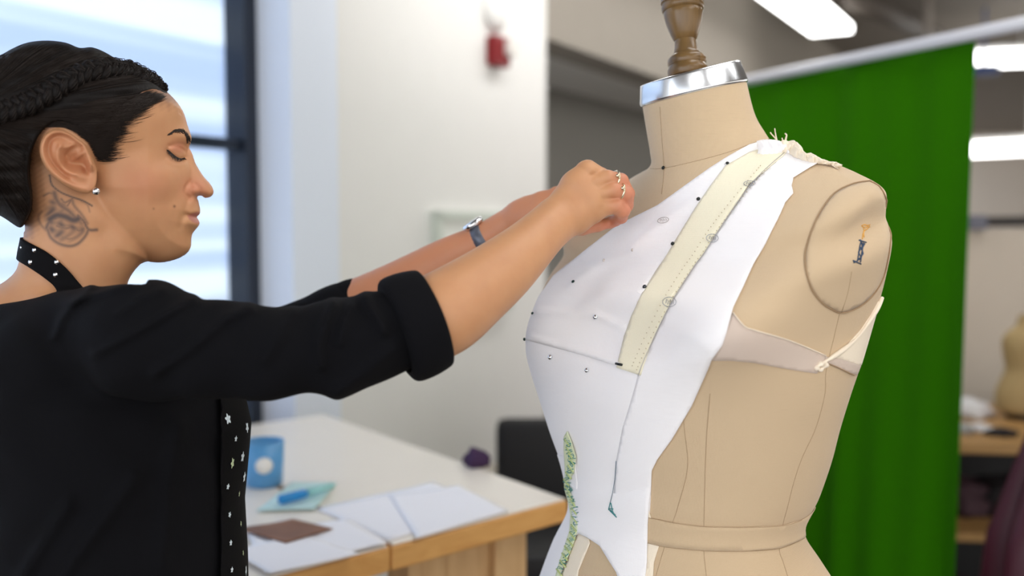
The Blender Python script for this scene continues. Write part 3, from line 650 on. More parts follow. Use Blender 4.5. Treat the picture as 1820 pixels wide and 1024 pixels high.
def blur(A, n=1):
    for _ in range(n):
        A = (np.roll(A, 1, 0) + A * 2 + np.roll(A, -1, 0)) / 4; A = (np.roll(A, 1, 1) + A * 2 + np.roll(A, -1, 1)) / 4
    return A
H = blur(H, 3); H[:, :6] = -25; H[:6, 400:] = -25; HG = np.gradient(H); HD = 1 / np.sqrt(1 + np.minimum(HG[0] ** 2 + HG[1] ** 2, 60))
def bil(A, x, y):
    u = np.clip(x - GX0, 0, A.shape[0] - 1.001); v = np.clip(y - GY0, 0, A.shape[1] - 1.001); i = u.astype(int); j = v.astype(int); a = u - i; b = v - j
    return (A[i, j] * (1 - a) + A[i + 1, j] * a) * (1 - b) + (A[i, j + 1] * (1 - a) + A[i + 1, j + 1] * a) * b
EAR = smooth_poly([(160, 268), (153, 256), (140, 246), (127, 237), (112, 232), (97, 234), (85, 243), (78.5, 257), (78, 272), (83, 288), (95, 306), (112, 321), (130, 332), (147, 338.5), (160, 339), (168, 331), (172, 318), (172, 300), (166, 282)], 3)
eg = poly_sdf(gx, gy, EAR)
ED = 106 + np.interp(gx, [78, 120, 172], [24, 13, 2])                     # height of the ear plate above the middle plane
rim = np.exp(-((eg + 6) / 4.6) ** 2) * (1 - ss(150, 166, gx) * ss(290, 300, gy)) * ss(345, 318, gy)
ED = ED + 6.5 * rim - 5.5 * groove([(146, 262), (130, 248), (110, 243), (95, 250), (91, 268), (98, 288), (112, 304), (122, 311)], 5.0) * ss(-2, -9, eg)
ED = ED + 4.5 * groove([(112, 258), (108, 272), (112, 290), (124, 303), (137, 307)], 4.5) + 3 * groove([(112, 262), (124, 262), (134, 258)], 4)
ED = ED - 16 * gau(127, 285, 9, 10, .5) - 12 * gau(144, 290, 8, 7) - 6 * groove([(121, 275), (128, 268), (135, 263)], 3.6) - 9 * gau(154, 299, 4, 6, -.4)
ED = ED + 4 * groove([(148, 272), (138, 280), (131, 284)], 3.5) + 7 * groove([(159, 284), (162, 292), (163, 299)], 4.2) + 3 * gau(147, 311, 7, 5)
ED0 = 106 + np.interp(gx, [78, 120, 172], [24, 13, 2]); ED = ED0 + (ED - ED0) * 1.45
ED = blur(ED, 2)
def f_head(P):
    x, y, q = HT(P); q = np.abs(q)
    Hh = bil(H, x, y); d = (q - Hh) * bil(HD, x, y)
    near = (x > 60) & (x < 190) & (y > 215) & (y < 355)
    if near.any():
        xe, ye, qe = x[near], y[near], q[near]
        e2 = bil(eg, xe, ye); top = (qe - bil(ED, xe, ye)) * .8; bot = (bil(ED, xe, ye) - np.interp(xe, [78, 172], [11, 26]) - qe)
        fe = smax(smax(top, bot, 3), e2, 4); d[near] = smin(d[near], fe, 3.5)
    return d
# --- trunk and limbs: (x, y, q, r) in the figure frame
def Kp(x, y, q, r): X, Y, q = K(x, y, q); return (X, Y, q, r * (FPX + q) / FPX)
R_ELB = Kp(742, 580, -215, 66)
RARM = [Kp(255, 612, -235, 82), Kp(470, 628, -262, 68), R_ELB]
RFORE = [R_ELB, Kp(790, 556, -205, 68), Kp(838, 522, -180, 60), Kp(888, 484, -150, 52), Kp(930, 447, -118, 43), Kp(966, 412, -85, 36), Kp(992, 389, -60, 34)]
LARM = [(170, 610, 240, 78), Kp(440, 640, 330, 60), Kp(640, 548, 300, 50)]
LFORE = [Kp(640, 548, 300, 50), Kp(720, 505, 290, 43), Kp(795, 462, 280, 36), Kp(858, 428, 265, 27), Kp(900, 402, 250, 25), Kp(945, 376, 230, 28)]
def resamp(L, n=5): return [tuple(p) for p in smooth_poly(L, n, False)]
RFORE = resamp(RFORE); LFORE_K = LFORE; LFORE = resamp(LFORE, 4)
def hand_right():
    """(palm chains, finger chains); thumb below, little finger on top, fingers curling down on a pin"""
    w = (992, 389, -60)
    palm = [[(990, 383, -58, 33), (1008, 362, -52, 31), (1026, 332, -50, 30), (1042, 309, -48, 23)],
            [(992, 388, -58, 33), (1018, 374, -56, 31), (1044, 352, -56, 24), (1062, 335, -56, 17.5)],
            [(992, 390, -58, 33), (1022, 382, -56, 30), (1050, 366, -56, 22), (1070, 352, -56, 17)],
            [(996, 394, -54, 31), (1024, 389, -48, 26), (1052, 378, -48, 19), (1076, 368, -50, 16)]]
    fing = [[(1045, 304, -50, 20), (1068, 312, -46, 14), (1086, 318, -34, 12), (1096, 336, -12, 10.5), (1100, 350, 6, 9)],
            [(1058, 322, -56, 16.5), (1080, 316, -56, 13.5), (1103, 322, -44, 14), (1116, 344, -22, 12), (1116, 362, -2, 10)],
            [(1068, 344, -58, 16.5), (1090, 338, -60, 14), (1111, 344, -50, 14.5), (1113, 365, -26, 12.5), (1110, 376, -8, 10)],
            [(1076, 366, -52, 16), (1096, 366, -54, 14.5), (1106, 374, -48, 14), (1104, 386, -28, 11.5), (1094, 392, -8, 10), (1084, 394, 4, 8.5)]]
    thumb = [[(1008, 398, -34, 22), (1034, 403, -18, 15.5), (1062, 400, -8, 12), (1084, 396, 0, 9.5), (1094, 393, 6, 8)]]
    cv = lambda L: [[Kp(*p) for p in c] for c in L]
    return cv(palm), cv(fing), cv(thumb)
RP, RF, RT = hand_right()
LP = [[Kp(925, 386, 236, 27), Kp(965, 366, 214, 25), Kp(992, 352, 200, 20)], [Kp(925, 386, 236, 27), Kp(960, 380, 210, 24), Kp(985, 372, 196, 18)]]
LF = [[Kp(990, 345, 200, 14), Kp(1012, 346, 176, 12), Kp(1026, 358, 156, 10), Kp(1034, 370, 146, 8.5)], [Kp(992, 352, 200, 14), Kp(1018, 356, 172, 12), Kp(1032, 369, 150, 10), Kp(1038, 382, 142, 8.5)],
      [Kp(990, 362, 198, 14), Kp(1014, 368, 170, 12), Kp(1028, 382, 150, 10), Kp(1032, 394, 142, 8.5)], [Kp(986, 374, 196, 13), Kp(1006, 382, 172, 11), Kp(1020, 395, 152, 9), Kp(1024, 404, 146, 8)],
      [Kp(945, 382, 224, 18), Kp(972, 394, 196, 13), Kp(1000, 400, 176, 11), Kp(1014, 402, 160, 9)]]
def torso_core(P, grow=0):
    f = ell(P, (150, 640, 0), (135 + grow, 110 + grow, 245 + grow))
    x = P[:, 0]; y = P[:, 1]; q = P[:, 2]
    cx = np.interp(y, [600, 800, 1000, 1150, 1400], [190, 205, 215, 205, 195]); rx = np.interp(y, [560, 700, 760, 900, 1000, 1250], [150, 205, 215, 195, 195, 215]) + grow
    rq = np.interp(y, [560, 700, 900, 1000, 1250], [200, 250, 235, 240, 285]) + grow
    u = np.sqrt(((x - cx) / rx) ** 2 + (q / rq) ** 2) + 1e-6
    side = (u - 1) * np.minimum(rx, rq); c = smax(side, np.maximum(600 - y, y - 1290), 40)
    return smin(f, c, 40)
def f_body(P):
    x, y, q = P.T; out = np.full(len(P), 1e3)
    def sel(mask, fn, k=0):
        if mask.any():
            v = fn(P[mask]); out[mask] = np.minimum(out[mask], v) if not k else smin(out[mask], v, k)
    sel((x < 520) & (y > 520), torso_core)
    sel((x < 395) & (y < 640) & (np.abs(q) < 290), f_head, 26)
    sel((x < 560) & (y > 440) & (y < 760), lambda p: np.minimum(cap(p, (112, 575, -40), K(255, 612, -235), 60, 72), cap(p, (112, 575, 40), (185, 625, 245), 62, 72)), 24)
    sel((x < 900) & (q < 40) & (y > 480) & (y < 800), lambda p: chain(p, RARM, 20), 18)
    sel((x < 900) & (q > -40) & (y > 380) & (y < 900), lambda p: chain(p, LARM, 20), 18)
    sel((x > 600) & (q < 60) & (y < 760), lambda p: chain(p, RFORE, 14), 12)
    sel((x > 500) & (q > 100) & (y < 760), lambda p: chain(p, LFORE, 12), 12)
    def rh(p):
        f = None
        for c in RP: d = chain(p, c, 8); f = d if f is None else smin(f, d, 9)
        for c in RF: f = smin(f, chain(p, c, 3), 3.2)
        for c in RT: f = smin(f, chain(p, c, 4), 6)
        for i in range(3):                                            # dips between the knuckles
            a = (np.array(RF[i][0][:3]) + np.array(RF[i + 1][0][:3])) / 2 + np.array([4, 0, -13]); f = f + 3.2 * np.exp(-(((p - a) / np.array([11, 5, 9])) ** 2).sum(1))
        return f
    sel((x > 930) & (q < 90) & (y < 470), rh, 9)
    def lh(p):
        f = None
        for c in LP: d = chain(p, c, 8); f = d if f is None else smin(f, d, 9)
        for c in LF: f = smin(f, chain(p, c, 3), 3.5)
        return f
    sel((x > 880) & (q > 90) & (y < 480), lh, 9)
    for sx in (-1, 1):                                                 # legs
        sel((y > 1150) & (q * sx > -60), lambda p: chain(p, [(200, 1270, 135 * sx, 150), (215, 1950, 125 * sx, 92), (185, 2480, 125 * sx, 60), (180, 2745, 125 * sx, 46)], 10), 20)
        sel((y > 2600) & (q * sx > 0), lambda p: chain(p, [(170, 2740, 125 * sx, 46), (290, 2762, 125 * sx, 40), (380, 2775, 125 * sx, 28)], 10), 10)
    return out
AX = axis_grid([(-210, -40, 6), (-40, 390, 1.9), (390, 600, 8), (600, 940, 4.5), (940, 1140, 1.8), (1140, 1160, 5)])
AY = axis_grid([(60, 130, 4), (130, 510, 1.9), (510, 700, 4.5), (700, 1300, 12), (1300, 2860, 26)])
AZ = axis_grid([(-420, -230, 6), (-230, -160, 3.5), (-160, -20, 1.9), (-20, 75, 2.3), (75, 160, 3), (160, 260, 3.4), (260, 460, 7)])
bP, bF = mesh_field(f_body, AX, AY, AZ)
M_SKIN = mat('skin', srgb(208, 156, 122), .48, bump=.1, bscale=900, dist=.0004, sss=.12)
foot = F2W([(190, 2800, 0)])[0]; foot[2] = 0
PERSON = thing('person', 'person in black top with crown braid and neck tattoo, reaching toward the dress form', 'person', foot)
body = mk('body', F2W(bP), bF, M_SKIN, PERSON)
# pigment: red = lips, green = tattoo ink, blue = flush
HP = smooth_poly([(-110, 300), (-105, 180), (-70, 130), (-30, 108), (0, 99), (26, 85), (53, 75), (87, 72), (119, 76), (142, 85), (163, 83.5), (185, 91), (211, 106), (235, 118), (253, 124), (274, 140), (290, 153), (300, 168), (290, 170), (272, 164), (250, 170), (234, 180), (216, 190), (202, 204), (190, 220), (180, 236), (173, 250), (168, 248), (156, 238), (142, 228), (118, 220), (96, 222), (80, 236), (68, 256), (60, 280), (58, 310), (62, 343), (60, 369), (48, 392), (36, 402), (0, 382), (-50, 372), (-100, 350)], 3)
hd = -poly_sdf(gx, gy, HP)
def pigment():
    x, y, q = HT(bP); X3, Y3, Q3 = bP.T; n = len(bP); col = np.zeros((n, 4), np.float32); col[:, 3] = 1
    lipz = poly_sdf(x, y, [(330, 381), (340, 377), (350, 375), (360, 377), (362, 398), (350, 398), (340, 394), (333, 388)]); col[:, 0] = ss(1.5, -2.5, lipz) * (np.abs(q) < 60) * (x < 400)
    ink = np.zeros(n)
    near = (x > 30) & (x < 180) & (y > 290) & (y < 450) & (q < 0); X = x[near]; Y = y[near]; v = np.zeros(near.sum())
    def st(pts, w, a):
        nonlocal v
        v = np.maximum(v, a * np.exp(-(line_dist(X, Y, smooth_poly(pts, 5, False)) / w) ** 2))
    st([(92, 310), (96, 326), (110, 338), (128, 346), (148, 353), (164, 362)], 1.6, .9)
    st([(82, 345), (92, 340), (100, 344), (98, 356)], 2, .6); st([(100, 340), (104, 352), (112, 362), (124, 370), (134, 380)], 5, .75)
    st([(92, 385), (104, 378), (118, 380), (132, 386), (140, 384)], 8, .95); st([(86, 400), (92, 388), (104, 382)], 4, .8)
    st([(88, 402), (94, 416), (108, 426), (126, 430), (140, 426), (152, 414), (158, 402)], 3.2, .75)
    st([(100, 402), (110, 412), (124, 418), (138, 414)], 2.4, .6); st([(140, 378), (150, 388), (158, 402), (172, 403)], 3, .8); st([(130, 350), (134, 362), (146, 376), (156, 392)], 3, .6)
    st([(78, 372), (72, 382), (76, 394), (86, 404)], 3, .5); st([(112, 350), (118, 356), (128, 352), (122, 362)], 2, .7); st([(104, 396), (118, 400), (132, 398), (142, 404), (150, 400)], 3, .7)
    st([(146, 354), (156, 360), (160, 372)], 2, .4)
    sh = ss(0, -14, poly_sdf(X, Y, smooth_poly([(84, 350), (110, 346), (140, 368), (160, 398), (150, 420), (120, 432), (94, 420), (76, 394)], 4)))
    v = np.maximum(v, sh * (.55 + .3 * np.sin(X / 4.3 + 2 * np.sin(Y / 6)) * np.sin(Y / 5.1 + X / 9)))
    for mx_, my_ in ((306, 366), (269, 366), (285, 310), (182, 300)): pass
    ink[near] = v; col[:, 1] = ink
    mole = np.maximum(np.exp(-(((x - 306) ** 2 + (y - 364) ** 2) / 6)), .6 * np.exp(-(((x - 269) ** 2 + (y - 367) ** 2) / 4))) * (q < 0); col[:, 0] = col[:, 0]
    hd_ = np.where((x < 395) & (y < 420), bil(hd, x, y), -99); scalp = .75 * ss(-34, -2, hd_ + 4 * np.sin(x / 2.3 + y / 3.1) * np.sin(y / 2.7)) * (np.abs(q) < 135) * ss(-1, 6, np.where((x < 395) & (y < 420), bil(eg, x, y), 50))
    fl = .7 * np.exp(-(((x - 345) / 26) ** 2 + ((y - 335) / 22) ** 2)) + .45 * np.exp(-(((x - 250) / 50) ** 2 + ((y - 325) / 36) ** 2)) + .3 * ss(1, -8, poly_sdf(x, y, EAR)) * (np.abs(q) > 95) + .8 * np.exp(-(((x - 313) / 17) ** 2 + ((y - 262) / 12) ** 2))
    fl = np.where(x < 400, fl, 0) + .9 * ((X3 > 1020) & (Q3 < 80)) * ss(1060, 1110, X3) + .8 * ss(1015, 1045, X3) * ss(388, 402, Y3) * (Q3 < 80) * (Q3 > -46) * (X3 < 1130) + .55 * ((X3 > 500) & (Q3 > 100))
    col[:, 2] = np.clip(fl, 0, 1)
    at = body.data.color_attributes.new('pigment', 'FLOAT_COLOR', 'POINT'); at.data.foreach_set('color', col.ravel())
    a2 = body.data.attributes.new('mole', 'FLOAT', 'POINT'); a2.data.foreach_set('value', np.maximum(mole, scalp).astype(np.float32))
pigment()
def skin_nodes(m):
    nt = m.node_tree; b = nt.nodes['Principled BSDF']; at = nt.nodes.new('ShaderNodeAttribute'); at.attribute_name = 'pigment'
    sep = nt.nodes.new('ShaderNodeSeparateColor'); nt.links.new(at.outputs['Color'], sep.inputs[0])
    tc = nt.nodes.new('ShaderNodeTexCoord'); n = nt.nodes.new('ShaderNodeTexNoise'); n.inputs['Scale'].default_value = 45; n.inputs['Detail'].default_value = 5; nt.links.new(tc.outputs['Object'], n.inputs['Vector'])
    def mix(fac, a, bcol, amt=1):
        x = nt.nodes.new('ShaderNodeMix'); x.data_type = 'RGBA'; x.inputs['B'].default_value = bcol
        if isinstance(a, tuple): x.inputs['A'].default_value = a
        else: nt.links.new(a, x.inputs['A'])
        ml = nt.nodes.new('ShaderNodeMath'); ml.operation = 'MULTIPLY'; ml.inputs[1].default_value = amt; nt.links.new(fac, ml.inputs[0]); nt.links.new(ml.outputs[0], x.inputs['Factor']); return x.outputs['Result']
    c = mix(n.outputs['Fac'], srgb(207, 155, 112), srgb(188, 133, 95), .9)
    c = mix(sep.outputs[2], c, srgb(204, 124, 100), .75)
    c = mix(sep.outputs[0], c, srgb(176, 104, 98), .75)
    c = mix(sep.outputs[1], c, srgb(50, 50, 58), .95)
    a2 = nt.nodes.new('ShaderNodeAttribute'); a2.attribute_name = 'mole'; c = mix(a2.outputs['Fac'], c, srgb(96, 58, 40), .85)
    nt.links.new(c, b.inputs['Base Color'])
skin_nodes(M_SKIN)
BODY_BVH = BVHTree.FromPolygons([Vector(v) for v in bP], bF.tolist())
def bhit(x, y, bvh=None):
    h = hit(bvh or BODY_BVH, x, y); return (np.array(h[0]), np.array(h[1])) if h else (None, None)

# --- hair: a combed cap, strands on top, crown braid
M_HAIR = mat('dark_hair', srgb(18, 14, 13), .62, bump=.5, bscale=500, dist=.001, spec=.22)
M_HAIR2 = mat('hair_strand', srgb(34, 26, 22), .45, spec=.3)
HH = np.maximum(H, 0) + 2 + 9 * ss(0, 22, hd)
HS = inflate([(x, y) for x, y in HP], 1, 1)
sil = -poly_sdf(gx, gy, smooth_poly([(-112, 300), (-105, 180), (-70, 130), (-30, 108), (0, 99), (26, 85), (53, 75), (87, 72), (119, 76), (142, 85), (163, 83.5), (185, 91), (211, 106), (235, 118), (253, 124), (274, 140), (290, 153), (300, 168), (310, 260), (200, 420), (60, 420), (0, 384), (-50, 374), (-100, 352)], 3))
t_ = np.clip(sil / 88, 0, 1); HH = np.where(sil > 0, np.minimum(smax(HH, 128 * np.sqrt(1 - (1 - t_) ** 2) * ss(-115, 20, -gx) + 122 * np.sqrt(1 - (1 - np.clip(sil / 100, 0, 1)) ** 2) * (1 - ss(-115, 20, -gx)) * ss(230, 150, gx), 12), 140), sil)
HH = HH + (1.8 * np.sin((gy - .25 * gx) / 5.5 + 1.5 * np.sin(gx / 31)) + 1.1 * np.sin((gy + .1 * gx) / 2.9)) * ss(4, 20, hd)
HH = blur(HH, 2); HH[:, :6] = -25; HHg = np.gradient(HH); HHD = 1 / np.sqrt(1 + np.minimum(HHg[0] ** 2 + HHg[1] ** 2, 40)); hdg = -hd
def f_hair(P):
    x, y, q = HT(P); q = np.abs(q)
    return smax((q - bil(HH, x, y)) * bil(HHD, x, y), bil(hdg, x, y), 5)
hP, hF = mesh_field(f_hair, axis_grid([(-130, 350, 2.5)]), axis_grid([(50, 430, 2.5)]), axis_grid([(-260, 250, 3)]))
hair = mk('hair', F2W(hP), hF, M_HAIR, PERSON)
HAIR_BVH = BVHTree.FromPolygons([Vector(v) for v in hP], hF.tolist())
# bun behind the crown
mb = MB(); mb.ball(F2W(HI([(-120, 240, 0)]))[0], 60 * S, 24, (1, 1.1, 1.1)); mb.build('bun', M_HAIR, hair, True)
def surfq(x, y): return max(float(bil(HH, np.array([x]), np.array([y]))[0]), float(bil(H, np.array([x]), np.array([y]))[0]) if hd[int(np.clip(x - GX0, 0, 509)), int(np.clip(y - GY0, 0, 609))] > -2 or True else 0)
def height(x, y):
    i, j = int(np.clip(x - GX0, 0, 509)), int(np.clip(y - GY0, 0, 609))
    return float(HH[i, j]) if hd[i, j] > 3 else float(H[i, j])
def strands(name, starts, target, n, r, side, seed, parent, m, lens=(40, 110), lift=(.2, 2.2), curve=0, jit=0):
    rr = random.Random(seed); mb = MB()
    for _ in range(n):
        i = rr.randrange(len(starts) - 1); t = rr.random(); a, b = starts[i], starts[i + 1]
        jt = jit * abs(rr.gauss(0, 1)); x = a[0] + (b[0] - a[0]) * t + rr.gauss(0, 3) + (jt if a[0] < 262 else -4); y = a[1] + (b[1] - a[1]) * t + rr.gauss(0, 3) + jt * .35; L = rr.uniform(*lens); st = 6.0; pts = []; k = 0
        cv = curve + rr.gauss(0, .06); lf = rr.uniform(*lift)
        while k * st < L:
            h = height(x, y)
            if h < 4 or sil[int(np.clip(x - GX0, 0, 509)), int(np.clip(y - GY0, 0, 609))] < 2 or eg[int(np.clip(x - GX0, 0, 509)), int(np.clip(y - GY0, 0, 609))] < 3: break
            pts.append((x, y, side * (h + lf * min(1, k / 2) + .3)))
            dx, dy = target[0] - x, target[1] - y; D = math.hypot(dx, dy)
            if D < 12: break
            c, s_ = math.cos(cv * max(0, 1 - k / 8)), math.sin(cv * max(0, 1 - k / 8)); dx, dy = (dx * c - dy * s_) / D, (dx * s_ + dy * c) / D
            x += dx * st; y += dy * st; k += 1
        if len(pts) > 2:
            P = F2W(HI(pts)); m_ = len(pts); mb.tube(P, [r * S * rr.uniform(.7, 1.2) * (.2 + .8 * min(1, j / 4, (m_ - 1 - j) / 2)) for j in range(m_)], 3, False)
    return mb.build(name, m, parent, True)
tgt = (-60, 215)
hair_lines = [([(298, 170), (272, 166), (256, 174), (244, 188), (228, 198), (214, 214), (203, 230)], 1500, (50, 120), .3), ([(206, 225), (198, 240), (190, 256), (184, 268), (180, 276)], 900, (30, 90), .4),
              ([(176, 262), (160, 240), (142, 228), (118, 221), (98, 222), (82, 236)], 260, (60, 150), .1), ([(72, 250), (60, 280), (57, 310), (60, 345), (58, 372), (45, 398)], 300, (30, 100), -.1),
              ([(280, 150), (240, 125), (200, 105), (160, 92), (110, 82), (60, 82), (10, 105)], 300, (70, 200), -.1), ([(230, 190), (180, 215), (120, 210), (60, 230), (20, 300), (0, 360)], 400, (60, 160), 0)]
for sd, fr in ((-1, 1.0), (1, .35)):
    for i, (st_, n_, ln, cv) in enumerate(hair_lines):
        o = strands('hair_strands', st_, tgt, int(n_ * fr), .42, sd, i + (10 if sd > 0 else 0), hair, M_HAIR2, ln, (.2, 2.4), -cv, 11 if i < 2 else 0); o['kind'] = 'stuff'
def braid(side):
    cl = smooth_poly([(292, 160), (270, 146), (245, 136), (215, 128), (185, 130), (155, 138), (125, 152), (96, 170), (66, 186), (36, 198), (0, 205), (-50, 205), (-90, 215)], 10, False)
    pts = []
    for x, y in cl: pts.append(np.array([x, y, side * (height(x, y) + 3)]))
    pts = np.array(pts); n = len(pts); arc = np.concatenate([[0], np.cumsum(np.linalg.norm(np.diff(pts, axis=0), axis=1))])
    tg = np.gradient(pts, axis=0); tg /= np.linalg.norm(tg, axis=1, keepdims=True); out = np.stack([np.zeros(n) + .05, -.55 * np.ones(n), side * np.ones(n) * .8], 1)
    bn = np.cross(tg, out); bn /= np.linalg.norm(bn, axis=1, keepdims=True); out = np.cross(bn, tg); out *= np.sign((out[:, 2] * side))[:, None]
    for s_ in range(3):
        ph = arc / 46 * 2 * np.pi + s_ * 2 * np.pi / 3; A = np.interp(arc, [0, 40, 400], [4, 11, 14])[:, None]
        c = pts + bn * (np.sin(ph)[:, None] * A) + out * (np.sin(2 * ph)[:, None] * 5)
        mb = MB(); mb.tube(F2W(HI(c)), [S * (9.5 * min(1, .35 + a / 60)) for a in arc], 10, flat=.8); b_ = mb.build('braid_strand', M_HAIR, hair, True)
        mb = MB()
        for k in range(11):
            a = k * 2 * math.pi / 11; cc = c + (bn * math.cos(a + .0) + out * math.sin(a))[:, :] * 9.6 * np.minimum(1, .35 + arc / 60)[:, None]; mb.tube(F2W(HI(cc)), .8 * S, 3, False)
        o = mb.build('hair_strands', M_HAIR2, hair, True); o['kind'] = 'stuff'
braid(-1); braid(1)
# --- brows, lashes, eyes, earring
def tufts(name, items, r, m, parent, side):
    mb = MB()
    for pts in items: mb.tube(F2W(HI([(x, y, side * (max(6, height(x, y)) + h)) for x, y, h in pts])), [r * S * (1 - .7 * i / (len(pts) - 1)) for i in range(len(pts))], 4, False)
    return mb.build(name, m, parent, True)
M_BROW = mat('brow_hair', srgb(38, 28, 24), .5)
for sd in (-1, 1):
    rr = random.Random(5); it = []
    for k in range(150):
        t = rr.random(); L = [(299, 238), (308, 233), (318, 232.5), (326, 236), (332, 243), (335, 253)]; u = t * 5; i = min(4, int(u)); a, b = L[i], L[i + 1]; f = u - i
        w = (.8 + 4.2 * t); x = a[0] + (b[0] - a[0]) * f + rr.gauss(0, w * .5); y = a[1] + (b[1] - a[1]) * f + rr.gauss(0, w * .6) + 1.5; dx, dy = (b[0] - a[0]), (b[1] - a[1]); D = math.hypot(dx, dy)
        it.append([(x, y, .2), (x - dx / D * 3.5, y - dy / D * 3.5 - 1, .8), (x - dx / D * 7, y - dy / D * 7 - .6, .4)])
    tufts('eyebrow', it, .65, M_BROW, body, sd)
    it = []
    for k in range(42):
        t = k / 41; x = 293 + 34 * t; y = 266 + 16 * math.sin(min(1, t * 1.15) * math.pi / 2) - 2 * max(0, t - .8) * 5; l = 4 + 7 * math.sin(math.pi * min(1, t + .15))
        it.append([(x, y, .6), (x + 1 + rr.uniform(-1, 1), y + l * .45, 3.5), (x + 2.5 * (t) + rr.uniform(-1.5, 1.5), y + l * .8, 5.5)])
    for k in range(30):
        t = k / 29; x = 294 + 34 * t; y = 266 + 16 * math.sin(min(1, t * 1.15) * math.pi / 2); it.append([(x, y, -.3), (x + 1.6, y + 1, .3), (x + 3, y + 1.4, .1)])
    tufts('eyelashes', it, .55, M_BROW, body, sd)
mb = MB(); e0 = F2W(HI([(171, 336, -(106 + 8))]))[0]; mb.ball(e0, .0041, 16); mb.build('stud_earring', M_STEEL, PERSON, True, 'round silver stud earring')
mb = MB(); e0 = F2W(HI([(171, 336, (106 + 8))]))[0]; mb.ball(e0, .0041, 12); mb.build('stud_earring', M_STEEL, PERSON, True)

# --- black top
def screen(P):
    return proj(P)
FOLDS = [([(343, 532), (300, 556), (240, 590), (171, 628)], 9, 6), ([(443, 548), (400, 566), (350, 610), (277, 662)], 11, 7), ([(163, 510), (130, 540), (108, 570), (97, 600)], 8, 5),
         ([(232, 506), (180, 520), (120, 540)], 8, 4), ([(290, 516), (250, 530), (210, 560)], 8, 4), ([(592, 541), (580, 570), (566, 610), (570, 650)], 10, 9), ([(650, 528), (660, 550), (676, 572), (682, 590)], 9, 8),
         ([(625, 545), (612, 570), (604, 610)], 8, 6), ([(520, 556), (500, 590), (470, 640)], 12, 5), ([(120, 900), (80, 960), (40, 1024)], 14, 7), ([(240, 850), (180, 930), (110, 1024)], 14, 7), ([(320, 760), (300, 860), (290, 1000)], 18, 6), ([(700, 620), (650, 660), (600, 700)], 14, 6)]
def f_shirt(P):
    x, y, q = P.T; f = torso_core(P, 9)
    f = smin(f, cap(P, (128, 590, -70), K(262, 606, -232), 68, 92), 22); f = smin(f, cap(P, (128, 596, 60), (185, 625, 245), 66, 86), 22)
    f = smin(f, chain(P, [Kp(262, 606, -232, 92), Kp(380, 622, -250, 84), Kp(480, 628, -258, 78), Kp(600, 618, -240, 78), Kp(660, 600, -232, 76), Kp(700, 590, -226, 74)], 20), 26)
    f = smin(f, chain(P, [(170, 610, 240, 84), Kp(440, 640, 330, 68), Kp(600, 566, 305, 56), Kp(618, 558, 302, 56)], 20), 26)
    f = smin(f, cap(P, (55, 655, -90), (55, 655, 90), 112, 112), 30)
    sx, sy = screen(P); nearm = ss(60, -20, q)
    for pts, w, a in FOLDS:
        m = (np.abs(sx - np.mean([p[0] for p in pts])) < 140) & (np.abs(sy - np.mean([p[1] for p in pts])) < 160)
        if m.any(): f[m] -= 1.7 * a * nearm[m] * np.exp(-(line_dist(sx[m], sy[m], pts) / w) ** 2)
    f -= 2.2 * np.sin(sx / 23 + 2 * np.sin(sy / 37)) * nearm
    # neckline: a wide boat neck cut over the shoulders
    fx = poly_sdf(sx, sy, [(-400, 380), (-400, 560), (-60, 542), (-20, 536), (0, 530), (30, 520), (60, 515), (103, 512), (150, 506), (200, 504), (232, 505), (262, 506), (300, 440), (300, 380)])
    fq = np.where(q < 90, -fx, -1e3) ; f = np.where(sx < 262, smax(f, fq, 5), f)
    return f
def shirt_neck(P): return f_shirt(P)
sP, sF = mesh_field(shirt_neck, axis_grid([(-210, 700, 5), (700, 880, 7)]), axis_grid([(470, 720, 4.2), (720, 1340, 9)]), axis_grid([(-440, -120, 4.6), (-120, 440, 9)]))
M_BLACK = woven('black_jersey', srgb(9, 9, 13), 1800, .2, .1, .95, .0)
M_BLACK.node_tree.nodes['Principled BSDF'].inputs['Specular IOR Level'].default_value = .2
shirt = mk('black_top', F2W(sP), sF, M_BLACK, PERSON)
# turned-back cuff
def cuff(axis_pts, r0, r1, side, tilt):
    n = 64; rows_ = []
    a = np.array(axis_pts[0][:3]); b = np.array(axis_pts[1][:3]); d = b - a; d /= np.linalg.norm(d)
    u = np.cross(d, [0, 0, 1.0]); u /= np.linalg.norm(u); w = np.cross(d, u)
    L = np.linalg.norm(b - a)
    prof = [(-.04, r0 - 14), (.0, r0 - 2), (.05, r0 + 4), (.25, r0 + 6), (.6, (r0 + r1) / 2 + 8), (.9, r1 + 7), (.97, r1 + 5), (1.0, r1), (.97, r1 - 6), (.8, r1 - 9), (.3, r1 - 9)]
    V = []; F = []
    for (t, r) in prof:
        for k in range(n):
            ph = 2 * math.pi * k / n; wob = 1 + .018 * math.sin(3 * ph + 1) + .012 * math.sin(5 * ph)
            V.append(a + d * (t * L + tilt * math.cos(ph) ) + (u * math.cos(ph) + w * math.sin(ph)) * r * wob)
    for i in range(len(prof) - 1):
        for k in range(n): F.append((i * n + k, (i + 1) * n + k, (i + 1) * n + (k + 1) % n, i * n + (k + 1) % n))
    o = mk('cuff', F2W(np.array(V)), F, M_BLACK, shirt); s_ = o.modifiers.new('s', 'SUBSURF'); s_.levels = 1; s_.render_levels = 1; return o
cuff([Kp(704, 592, -224, 0), Kp(772, 566, -205, 0)], 80, 74, -1, 0)
cuff([Kp(606, 564, 304, 0), Kp(652, 542, 300, 0)], 60, 56, 1, 0)
